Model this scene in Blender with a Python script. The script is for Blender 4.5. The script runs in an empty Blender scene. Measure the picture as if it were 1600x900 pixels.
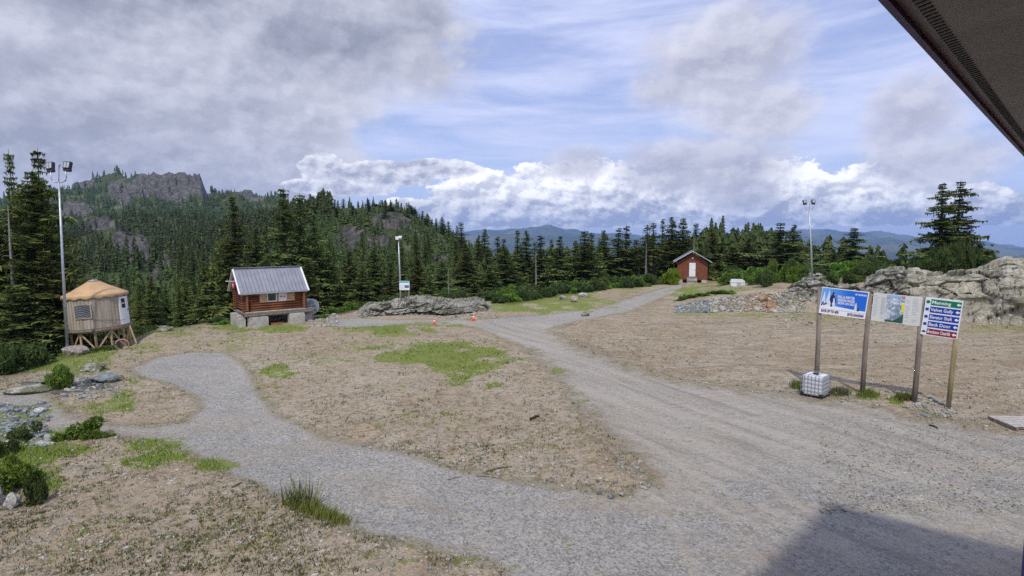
import bpy, math, random
import numpy as np
from mathutils import Vector, Matrix
R = math.radians
rnd = random.Random(7)
S = bpy.context.scene
COL = S.collection

# ------------------------------------------------------------------ camera
CH = 6.8                      # camera height over the yard
FPX = 880.0                   # focal length in pixels of the 1600 wide photo
PITCH = math.atan(80 / FPX)
cp, sp = math.cos(PITCH), math.sin(PITCH)
cam = bpy.data.cameras.new('camera'); camo = bpy.data.objects.new('camera', cam); COL.objects.link(camo)
camo.location = (0, 0, CH); camo.rotation_euler = (R(90) - PITCH, 0, 0)
cam.sensor_width = 36; cam.lens = 36 * FPX / 1600; cam.clip_start = 0.05; cam.clip_end = 60000
S.camera = camo

def ray(px, py):
    a, b = (px - 800) / FPX, (450 - py) / FPX
    return np.array([a, cp + b * sp, -sp + b * cp])
def ground(px, py, z=0.0):
    d = ray(px, py); t = (z - CH) / d[2]
    return np.array([d[0] * t, d[1] * t])
def at_y(px, py, y):
    d = ray(px, py); t = y / d[1]
    return np.array([d[0] * t, y, CH + d[2] * t])
def project(x, y, z):
    zz = np.asarray(z) - CH
    dep = y * cp - zz * sp; up = y * sp + zz * cp
    dep = np.maximum(dep, 0.5)
    return 800 + FPX * x / dep, 450 - FPX * up / dep

# eave of the building that carries the camera: a level line seen from (1385,0) to (1600,248)
KE = 1.0
def onplane(px, py, z):
    d = ray(px, py); t = (z - CH) / d[2]; return np.array([d[0] * t, d[1] * t])
E1, E2 = onplane(1399, 0, CH + KE), onplane(1612, 248, CH + KE)
ED = (E2 - E1) / np.linalg.norm(E2 - E1)
EN = np.array([ED[1], -ED[0]])                # into the building
EC = E2 + ED * 1.3                            # eave corner
Q = ground(1305, 792)
SH = Q - EC                                   # the way its shadow falls
SUN_AZ = math.atan2(SH[0], SH[1]); SUN_EL = math.atan2(CH + KE, np.linalg.norm(SH))
print('sun elevation', math.degrees(SUN_EL), 'shadow azimuth', math.degrees(SUN_AZ), 'eave', math.degrees(math.atan2(ED[0], ED[1])))

# ------------------------------------------------------------------ sun, sky, exposure
sun = bpy.data.lights.new('sun', 'SUN'); suno = bpy.data.objects.new('sun', sun); COL.objects.link(suno)
sun.energy = 2.15; sun.angle = R(2.5); sun.color = (1.0, 0.95, 0.87)
ldir = Vector((math.sin(SUN_AZ) * math.cos(SUN_EL), math.cos(SUN_AZ) * math.cos(SUN_EL), -math.sin(SUN_EL)))
suno.rotation_euler = ldir.to_track_quat('-Z', 'Y').to_euler(); suno.location = (0, -20, 40)
S.view_settings.view_transform = 'Standard'; S.view_settings.look = 'None'
S.view_settings.exposure = 0.48; S.view_settings.gamma = 1.0; S.view_settings.use_curve_mapping = False
S.cycles.use_denoising = False
S.cycles.max_bounces = 6; S.cycles.sample_clamp_indirect = 3.0; S.cycles.diffuse_bounces = 3; S.cycles.volume_bounces = 0; S.cycles.transparent_max_bounces = 8
S.cycles.caustics_reflective = False; S.cycles.caustics_refractive = False

class G:
    """tiny expression builder over shader nodes"""
    def __init__(s, tree): s.t = tree
    def n(s, kind, **kw):
        nd = s.t.nodes.new(kind)
        for k, v in kw.items(): setattr(nd, k, v)
        return nd
    def put(s, sock, v):
        if isinstance(v, bpy.types.NodeSocket): s.t.links.new(v, sock)
        elif v is not None: sock.default_value = v
    def m(s, op, a, b=None, c=None, clamp=False):
        nd = s.n('ShaderNodeMath', operation=op); nd.use_clamp = clamp
        s.put(nd.inputs[0], a); s.put(nd.inputs[1], b) if b is not None else None
        if c is not None: s.put(nd.inputs[2], c)
        return nd.outputs[0]
    def add(s, a, b): return s.m('ADD', a, b)
    def sub(s, a, b): return s.m('SUBTRACT', a, b)
    def mul(s, a, b): return s.m('MULTIPLY', a, b)
    def mad(s, a, b, c): return s.m('MULTIPLY_ADD', a, b, c)
    def mx(s, a, b): return s.m('MAXIMUM', a, b)
    def mn(s, a, b): return s.m('MINIMUM', a, b)
    def step(s, v, lo, hi, kind='SMOOTHSTEP', a=0.0, b=1.0):
        nd = s.n('ShaderNodeMapRange', interpolation_type=kind)
        s.put(nd.inputs[0], v); s.put(nd.inputs[1], lo); s.put(nd.inputs[2], hi); s.put(nd.inputs[3], a); s.put(nd.inputs[4], b)
        return nd.outputs[0]
    def vm(s, op, a, b):
        nd = s.n('ShaderNodeVectorMath', operation=op); s.put(nd.inputs[0], a)
        s.put(nd.inputs[3] if op == 'SCALE' else nd.inputs[1], b)
        return nd.outputs[0]
    def mix(s, f, a, b):
        nd = s.n('ShaderNodeMix', data_type='RGBA'); nd.clamp_factor = True
        s.put(nd.inputs[0], f)
        for i, v in ((6, a), (7, b)):
            s.put(nd.inputs[i], v if isinstance(v, bpy.types.NodeSocket) else tuple(v)[:3] + (1,))
        return nd.outputs[2]
    def noise(s, vec, scale, detail=4, rough=0.55, dist=0.0, lac=2.0):
        nd = s.n('ShaderNodeTexNoise'); s.put(nd.inputs['Vector'], vec)
        nd.inputs['Scale'].default_value = scale; nd.inputs['Detail'].default_value = detail
        nd.inputs['Roughness'].default_value = rough; nd.inputs['Distortion'].default_value = dist
        nd.inputs['Lacunarity'].default_value = lac
        return nd.outputs['Fac']
    def vor(s, vec, scale, feature='F1', out='Distance', rand=1.0):
        nd = s.n('ShaderNodeTexVoronoi', feature=feature); s.put(nd.inputs['Vector'], vec)
        nd.inputs['Scale'].default_value = scale; nd.inputs['Randomness'].default_value = rand
        return nd.outputs[out]
    def attr(s, name): return s.n('ShaderNodeAttribute', attribute_name=name).outputs['Fac']

W = bpy.data.worlds.new('World'); S.world = W; W.use_nodes = True
wt = W.node_tree; wt.nodes.clear(); g = G(wt)
sky = g.n('ShaderNodeTexSky', sky_type='NISHITA'); sky.sun_disc = False
sky.sun_elevation = SUN_EL; sky.sun_rotation = SUN_AZ + math.pi; sky.altitude = 1200; sky.air_density = 1.0; sky.dust_density = 1.0
D = g.n('ShaderNodeTexCoord').outputs['Generated']
sep = g.n('ShaderNodeSeparateXYZ'); g.put(sep.inputs[0], D)
dx, dy, dz = sep.outputs
AZ = g.m('ARCTAN2', dx, dy); EL = g.m('ARCSINE', dz)
def ang(px, py):
    d = ray(px, py); d = d / np.linalg.norm(d)
    return math.atan2(d[0], d[1]), math.asin(d[2])
wz = g.n('ShaderNodeCombineXYZ'); g.put(wz.inputs[0], dx); g.put(wz.inputs[1], dy); g.put(wz.inputs[2], g.mul(dz, 1.5)); DV = wz.outputs[0]
nA = g.noise(DV, 3.2, 8, 0.58)                      # broad billows
nB = g.noise(DV, 11.0, 8, 0.6)
off = g.vm('ADD', DV, (-0.012, 0.0, 0.020))
nB2 = g.noise(off, 11.0, 5, 0.55)
off3 = g.vm('ADD', DV, (-0.03, 0.0, 0.055))
nA2 = g.noise(off3, 3.2, 5, 0.5)
nC = g.noise(DV, 26.0, 7, 0.6)
nC2 = g.noise(g.vm('ADD', DV, (-0.006, 0.0, 0.010)), 26.0, 5, 0.55)
warp = g.mad(nA, 0.16, -0.08)
def blob(px, py, rx, ry, k=1.0):
    a0, e0 = ang(px, py); a1, _ = ang(px + rx, py); _, e1 = ang(px, py - ry)
    q = g.add(g.m('POWER', g.m('ABSOLUTE', g.mul(g.sub(AZ, a0), 1 / abs(a1 - a0))), 2.0), g.m('POWER', g.m('ABSOLUTE', g.mul(g.sub(EL, e0), 1 / abs(e1 - e0))), 2.0))
    return g.mul(g.sub(1.0, q), k)
def blobs(lst):
    o = None
    for b in lst:
        v = g.mx(blob(*b), -1.0); o = v if o is None else g.mx(o, v)
    return o
# base sky: clear air with a veil of high cloud drawn out in streaks
cs = g.n('ShaderNodeCombineXYZ'); g.put(cs.inputs[0], g.mul(AZ, 1.3)); g.put(cs.inputs[1], g.mul(EL, 9.0)); g.put(cs.inputs[2], g.mul(AZ, 0.5))
st1 = g.noise(cs.outputs[0], 2.0, 7, 0.58, 0.3)
veil = g.step(st1, 0.34, 0.68, a=0.10, b=0.90)
hz = g.step(EL, -0.02, 0.20, 'LINEAR', 1.0, 0.0)
base = g.mix(0.55, g.vm('SCALE', sky.outputs[0], 1.0), (3.5, 4.1, 7.3))
base = g.mix(veil, base, (5.7, 6.1, 8.2))
base = g.mix(g.mul(hz, 0.35), base, (3.4, 4.8, 8.2))
def layer(cur, dens, lo, hi, colr, op=1.0):
    return g.mix(g.mul(g.step(dens, lo, hi), op), cur, colr)
relA = g.step(g.sub(nA, nA2), -0.08, 0.09, 'LINEAR')
relB = g.step(g.sub(nB, nB2), -0.07, 0.09, 'LINEAR')
relC = g.step(g.sub(nC, nC2), -0.07, 0.08, 'LINEAR')
nAB = g.add(g.mul(nA, 0.55), g.mul(nB, 0.45)); nBC = g.add(g.mul(nB, 0.62), g.mul(nC, 0.38))
# general patchy cloud for the rest of the dome, well away from the view
away = g.step(g.m('ABSOLUTE', AZ), 0.85, 1.3)
base = g.mix(g.mul(g.mul(g.step(nAB, 0.48, 0.60), away), 0.85), base, g.mix(relA, (3.2, 3.4, 4.2), (6.5, 6.7, 7.4)))
# bright cumulus bank on the horizon
bank = blobs([(790, 322, 120, 52), (900, 315, 150, 62), (1060, 322, 130, 54), (1220, 308, 120, 62), (1330, 318, 140, 58), (1480, 336, 150, 48), (1580, 345, 120, 46), (700, 335, 80, 30), (1010, 332, 110, 44), (1130, 336, 120, 40), (1400, 345, 120, 36), (1640, 352, 150, 32), (700, 350, 120, 18), (640, 330, 60, 20), (1900, 340, 300, 40)])
_, eb0 = ang(800, 362); _, eb1 = ang(800, 350)
bank = g.mn(bank, g.step(EL, eb0, eb1, 'LINEAR', -0.8, 0.9))
bd = g.add(bank, g.mad(nBC, 4.2, -2.02))
bs = g.add(g.mul(relC, 0.50), g.mul(relB, 0.50))
_, eb2 = ang(800, 285)
bs = g.add(bs, g.step(EL, eb1, eb2, 'LINEAR', -0.22, 0.34))
bs = g.m('ADD', bs, g.step(bd, 0.0, 0.8, 'LINEAR', 0.16, -0.06), clamp=True)
base = layer(base, bd, -0.05, 0.14, g.mix(bs, (3.6, 3.8, 4.9), (10.2, 10.2, 10.4)))
# loose grey cumulus over the middle and right
mid = blobs([(1130, 100, 160, 125), (1060, 130, 90, 60), (1180, 170, 110, 60), (1430, 190, 100, 95), (1460, 250, 130, 50), (1090, 262, 150, 55, 0.9), (1150, 300, 70, 35), (900, 255, 60, 30, 0.8)])
md = g.add(mid, g.mad(nAB, 3.4, -1.70))
ms = g.add(g.mul(relB, 0.45), g.mul(relA, 0.35)); ms = g.m('ADD', ms, g.step(md, 0.1, 1.2, 'LINEAR', 0.35, -0.05), clamp=True)
base = layer(base, md, -0.25, 0.75, g.mix(ms, (3.3, 3.4, 4.3), (6.2, 6.2, 7.0)), 0.92)
# heavy grey cloud over the left half
left = blobs([(150, 60, 560, 170, 1.3), (0, 150, 420, 150, 1.2), (430, 60, 260, 130, 1.1), (330, 180, 200, 95, 1.1), (160, 250, 420, 90, 1.15), (300, 235, 270, 85, 1.2), (440, 225, 110, 70, 1.0), (330, 130, 260, 110, 1.2), (470, 190, 75, 60), (-500, 150, 700, 300, 1.2), (560, 20, 170, 60, 0.8)])
ld = g.add(left, g.mad(nAB, 3.4, -1.62))
ls = g.add(g.mul(relA, 0.48), g.mul(relB, 0.30)); 
_, e3 = ang(800, 60); _, e4 = ang(800, 200)
ls = g.add(ls, g.step(EL, e4, e3, 'LINEAR', 0.20, -0.02))
ls = g.m('ADD', ls, g.step(ld, 0.0, 0.8, 'LINEAR', 0.35, -0.02), clamp=True)
base = layer(base, ld, -0.12, 0.45, g.mix(ls, (2.35, 2.55, 3.3), (5.6, 5.7, 6.6)))
sm = blobs([(600, 272, 85, 22), (505, 262, 42, 26), (690, 262, 62, 17), (560, 296, 60, 12, .8), (480, 292, 40, 12, .8)])
sd = g.add(sm, g.mad(nBC, 3.2, -1.65))
ss = g.m('ADD', g.add(g.mul(relC, 0.45), g.mul(relB, 0.45)), g.step(sd, 0.0, 0.7, 'LINEAR', 0.28, -0.16), clamp=True)
base = layer(base, sd, -0.06, 0.16, g.mix(ss, (3.3, 3.5, 4.5), (8.6, 8.6, 9.2)))
bgn = g.n('ShaderNodeBackground'); g.put(bgn.inputs[0], base); bgn.inputs[1].default_value = 0.095
wo = g.n('ShaderNodeOutputWorld'); wt.links.new(bgn.outputs[0], wo.inputs[0])
W.cycles.sampling_method = 'MANUAL'; W.cycles.sample_map_resolution = 512

# ------------------------------------------------------------------ helpers
def tag(o, label=None, cat=None, group=None, kind=None):
    if label: o['label'] = label
    if cat: o['category'] = cat
    if group: o['group'] = group
    if kind: o['kind'] = kind
    return o
def mesh_np(name, V, F, mat=None, smooth=False, quads=False):
    V = np.asarray(V, dtype=np.float32); F = np.asarray(F, dtype=np.int32)
    k = F.shape[1]
    me = bpy.data.meshes.new(name)
    me.vertices.add(len(V)); me.vertices.foreach_set('co', V.ravel())
    me.loops.add(F.size); me.loops.foreach_set('vertex_index', F.ravel())
    me.polygons.add(len(F)); me.polygons.foreach_set('loop_start', np.arange(len(F), dtype=np.int32) * k)
    me.polygons.foreach_set('loop_total', np.full(len(F), k, dtype=np.int32))
    me.polygons.foreach_set('use_smooth', np.full(len(F), smooth))
    me.update(calc_edges=True); me.validate()
    if mat: me.materials.append(mat)
    return me
def link(name, me, parent=None, loc=(0, 0, 0), rot=(0, 0, 0), scale=(1, 1, 1)):
    o = bpy.data.objects.new(name, me); COL.objects.link(o)
    o.location = loc; o.rotation_euler = rot; o.scale = scale
    if parent: o.parent = parent
    return o
def empty(name, loc, rz=0.0, label=None, cat=None, group=None):
    o = bpy.data.objects.new(name, None); COL.objects.link(o); o.empty_display_size = 0.3
    o.location = loc; o.rotation_euler = (0, 0, rz); tag(o, label, cat, group); return o
class MB:
    def __init__(s): s.v = []; s.f = []
    def box(s, a, b, M=None, bev=0.0):
        x0, y0, z0 = a; x1, y1, z1 = b; n = len(s.v)
        c = [Vector(p) for p in ((x0, y0, z0), (x1, y0, z0), (x1, y1, z0), (x0, y1, z0), (x0, y0, z1), (x1, y0, z1), (x1, y1, z1), (x0, y1, z1))]
        if M: c = [M @ p for p in c]
        s.v += c; s.f += [[n + i for i in q] for q in ((0, 3, 2, 1), (4, 5, 6, 7), (0, 1, 5, 4), (1, 2, 6, 5), (2, 3, 7, 6), (3, 0, 4, 7))]
        return s
    def beam(s, p, q, w, h, up=(0, 0, 1)):
        p = Vector(p); q = Vector(q); d = (q - p); L = d.length; d.normalize()
        x = d.cross(Vector(up)); 
        if x.length < 1e-4: x = d.cross(Vector((1, 0, 0)))
        x.normalize(); y = x.cross(d)
        M = Matrix((x, d, y)).transposed().to_4x4(); M.translation = p
        return s.box((-w / 2, 0, -h / 2), (w / 2, L, h / 2), M)
    def tube(s, pts, rs, n=10, cap=True):
        pts = [Vector(p) for p in pts]
        if not hasattr(rs, '__len__'): rs = [rs] * len(pts)
        b = len(s.v)
        for i, p in enumerate(pts):
            d = (pts[min(i + 1, len(pts) - 1)] - pts[max(i - 1, 0)]).normalized()
            x = d.cross(Vector((0.03, 0.02, 1))); 
            if x.length < 0.1: x = d.cross(Vector((1, 0.1, 0)))
            x.normalize(); y = d.cross(x)
            for k in range(n):
                a = 2 * math.pi * k / n; s.v.append(p + (x * math.cos(a) + y * math.sin(a)) * rs[i])
        for i in range(len(pts) - 1):
            for k in range(n):
                k2 = (k + 1) % n; s.f.append([b + i * n + k, b + i * n + k2, b + (i + 1) * n + k2, b + (i + 1) * n + k])
        if cap:
            s.f.append([b + k for k in range(n)][::-1]); s.f.append([b + (len(pts) - 1) * n + k for k in range(n)])
        return s
    def poly(s, pts):
        n = len(s.v); s.v += [Vector(p) for p in pts]; s.f.append(list(range(n, n + len(pts)))); return s
    def prism(s, pts, d):
        n = len(s.v); k = len(pts); d = Vector(d)
        s.v += [Vector(p) for p in pts] + [Vector(p) + d for p in pts]
        s.f.append(list(range(n, n + k))[::-1]); s.f.append(list(range(n + k, n + 2 * k)))
        for i in range(k): j = (i + 1) % k; s.f.append([n + i, n + j, n + k + j, n + k + i])
        return s
    def mesh(s, name, mat, smooth=False):
        me = bpy.data.meshes.new(name); me.from_pydata([tuple(v) for v in s.v], [], s.f); me.update()
        if mat: me.materials.append(mat)
        if smooth:
            me.polygons.foreach_set('use_smooth', [len(p.vertices) == 4 for p in me.polygons]) 
        return me
    def build(s, name, mat, parent=None, smooth=False, **k): return link(name, s.mesh(name, mat, smooth), parent, **k)

def hash2(xi, yi, seed):
    h = np.sin(xi * 127.1 + yi * 311.7 + seed * 74.7) * 43758.5453
    return h - np.floor(h)
def vnoise(x, y, seed=0):
    xi, yi = np.floor(x), np.floor(y); fx, fy = x - xi, y - yi
    fx = fx * fx * (3 - 2 * fx); fy = fy * fy * (3 - 2 * fy)
    a, b, c, d = hash2(xi, yi, seed), hash2(xi + 1, yi, seed), hash2(xi, yi + 1, seed), hash2(xi + 1, yi + 1, seed)
    return (a * (1 - fx) + b * fx) * (1 - fy) + (c * (1 - fx) + d * fx) * fy - 0.5
def fbm(x, y, seed=0, oct=5, gain=0.5):
    o = 0; a = 1.0
    for i in range(oct): o = o + a * vnoise(x * 2 ** i + 13.7 * i, y * 2 ** i - 7.3 * i, seed + i); a *= gain
    return o
def vor2(u, v, seed=0):
    """F1, F2 and cell value of a jittered grid"""
    ui, vi = np.floor(u), np.floor(v)
    f1 = np.full(u.shape, 9.0); f2 = f1.copy(); idv = np.zeros(u.shape)
    for i in (-1, 0, 1):
        for j in (-1, 0, 1):
            cx, cy = ui + i, vi + j
            px = cx + hash2(cx, cy, seed + 1); py = cy + hash2(cx, cy, seed + 2)
            d = np.hypot(px - u, py - v)
            near = d < f1
            f2 = np.where(near, f1, np.minimum(f2, d)); idv = np.where(near, hash2(cx, cy, seed + 3), idv); f1 = np.where(near, d, f1)
    return f1, f2, idv

# ------------------------------------------------------------------ materials
def new_mat(name):
    m = bpy.data.materials.new(name); m.use_nodes = True; t = m.node_tree; t.nodes.clear(); q = G(t)
    b = q.n('ShaderNodeBsdfPrincipled'); o = q.n('ShaderNodeOutputMaterial'); t.links.new(b.outputs[0], o.inputs[0])
    return m, q, b
def bump(q, b, h, strength=0.4, dist=0.02):
    n = q.n('ShaderNodeBump'); n.inputs['Strength'].default_value = strength; n.inputs['Distance'].default_value = dist
    q.put(n.inputs['Height'], h); q.t.links.new(n.outputs[0], b.inputs['Normal'])
def simple(name, c, rough=0.7, metal=0.0, var=0.25, scale=6.0, c2=None, bs=0.2, stretch=(1, 1, 1), spec=0.3, detail=5):
    m, q, b = new_mat(name)
    co = q.n('ShaderNodeTexCoord').outputs['Object']; co = q.vm('MULTIPLY', co, stretch)
    n = q.noise(co, scale, detail, 0.6)
    c2 = c2 or tuple(x * (1 - var) for x in c)
    q.put(b.inputs['Base Color'], q.mix(q.step(n, 0.35, 0.65), c, c2))
    b.inputs['Roughness'].default_value = rough; b.inputs['Metallic'].default_value = metal; b.inputs['Specular IOR Level'].default_value = spec
    if bs: bump(q, b, n, bs, 0.01)
    return m
def foliage_mat(name, ca, cb, ccs=0.9):
    m, q, b = new_mat(name)
    ob = q.n('ShaderNodeObjectInfo').outputs['Random']
    po = q.n('ShaderNodeNewGeometry'); co = q.n('ShaderNodeTexCoord').outputs['Object']
    n = q.noise(po.outputs['Position'], 1.1, 3, 0.6)
    isl = po.outputs['Random Per Island']
    f = q.m('ADD', q.mul(isl, 0.55), q.mad(n, 0.9, -0.25), clamp=True)
    c = q.mix(f, ca, cb)
    hs = q.n('ShaderNodeHueSaturation'); q.put(hs.inputs['Color'], c); q.put(hs.inputs['Value'], q.mad(ob, 0.5, 0.75)); q.put(hs.inputs['Hue'], q.mad(ob, 0.035, 0.482))
    hs.inputs['Saturation'].default_value = ccs
    q.put(b.inputs['Base Color'], hs.outputs[0]); b.inputs['Roughness'].default_value = 0.75; b.inputs['Specular IOR Level'].default_value = 0.15
    tr = q.n('ShaderNodeBsdfTranslucent'); q.put(tr.inputs[0], hs.outputs[0])
    mx = q.n('ShaderNodeMixShader'); mx.inputs[0].default_value = 0.22
    q.t.links.new(b.outputs[0], mx.inputs[1]); q.t.links.new(tr.outputs[0], mx.inputs[2])
    q.t.links.new(mx.outputs[0], q.t.nodes['Material Output'].inputs[0])
    return m
M_NEEDLE = foliage_mat('needles', (0.022, 0.044, 0.010), (0.26, 0.32, 0.06))
M_NEEDLE_FAR = foliage_mat('needles_far', (0.014, 0.031, 0.008), (0.11, 0.155, 0.03))
M_LEAF = foliage_mat('leaves', (0.055, 0.115, 0.018), (0.22, 0.34, 0.05), 1.0)
M_LEAFDK = foliage_mat('leaves_dark', (0.02, 0.045, 0.010), (0.125, 0.185, 0.04), 0.9)
M_GRASS = foliage_mat('grass_blades', (0.10, 0.18, 0.02), (0.25, 0.34, 0.05), 1.05)
M_DRYG = foliage_mat('dry_weeds', (0.10, 0.115, 0.04), (0.24, 0.22, 0.10), 0.8)
M_BARK = simple('bark', (0.12, 0.095, 0.075), 0.9, var=0.5, scale=5, stretch=(1, 1, 0.3), bs=0.6)
M_SNAG = simple('dead_wood', (0.30, 0.28, 0.26), 0.9, var=0.35, scale=6, stretch=(1, 1, 0.3), bs=0.5)

def rock_mat(name, c1, c2, c3, moss=0.0, scale=1.0, cr=1.0):
    m, q, b = new_mat(name)
    P = q.n('ShaderNodeNewGeometry'); pos = P.outputs['Position']
    wv = q.vm('ADD', pos, q.vm('SCALE', q.n('ShaderNodeTexNoise').outputs['Color'], 0.5))
    n1 = q.noise(pos, 0.6 * scale, 6, 0.62, 0.6); n2 = q.noise(pos, 3.2 * scale, 6, 0.65, 0.3); n3 = q.noise(pos, 14 * scale, 4, 0.6)
    c = q.mix(q.step(n1, 0.38, 0.62), c1, c2); c = q.mix(q.step(n2, 0.50, 0.66), c, c3)
    c = q.mix(q.mul(q.step(n3, 0.55, 0.7), 0.45), c, tuple(min(1, x * 1.5) for x in c1))
    f2 = q.vor(wv, 1.1 * scale, 'DISTANCE_TO_EDGE'); f3 = q.vor(wv, 3.1 * scale, 'DISTANCE_TO_EDGE')
    crack = q.mul(q.sub(1.0, q.mn(q.step(f2, 0.0, 0.035), q.step(f3, 0.0, 0.02))), cr)
    c = q.mix(q.mul(crack, 0.5), c, tuple(x * 0.35 for x in c2))
    if moss:
        up = q.n('ShaderNodeSeparateXYZ'); q.put(up.inputs[0], P.outputs['Normal'])
        mf = q.mul(q.mul(q.step(up.outputs[2], 0.55, 0.9), q.step(n1, 0.42, 0.55)), moss)
        c = q.mix(mf, c, (0.12, 0.14, 0.05))
    q.put(b.inputs['Base Color'], c); b.inputs['Roughness'].default_value = 0.9; b.inputs['Specular IOR Level'].default_value = 0.2
    bump(q, b, q.add(q.mul(n2, 0.8), q.add(q.mul(n3, 0.35), q.mul(crack, -0.6))), 0.7, 0.12)
    return m
M_ROCK = rock_mat('grey_rock', (0.38, 0.365, 0.315), (0.19, 0.18, 0.15), (0.48, 0.46, 0.40), moss=0.8, scale=1.6)
M_ROCKTAN = rock_mat('tan_rock', (0.46, 0.425, 0.335), (0.29, 0.265, 0.20), (0.41, 0.43, 0.38), moss=0.5, scale=1.3)
M_ROCKORG = rock_mat('rusty_rock', (0.40, 0.26, 0.15), (0.27, 0.15, 0.08), (0.42, 0.36, 0.28), scale=2)
M_ROCKBLUE = rock_mat('blue_grey_rock', (0.25, 0.29, 0.29), (0.16, 0.19, 0.20), (0.40, 0.42, 0.40), scale=2)
M_ROCKPINK = rock_mat('pinkish_rock', (0.44, 0.36, 0.31), (0.30, 0.25, 0.22), (0.50, 0.45, 0.41), scale=2)
M_ROCKWHITE = rock_mat('pale_rock', (0.50, 0.49, 0.45), (0.36, 0.35, 0.33), (0.58, 0.56, 0.52), scale=2, moss=0.2)

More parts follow.
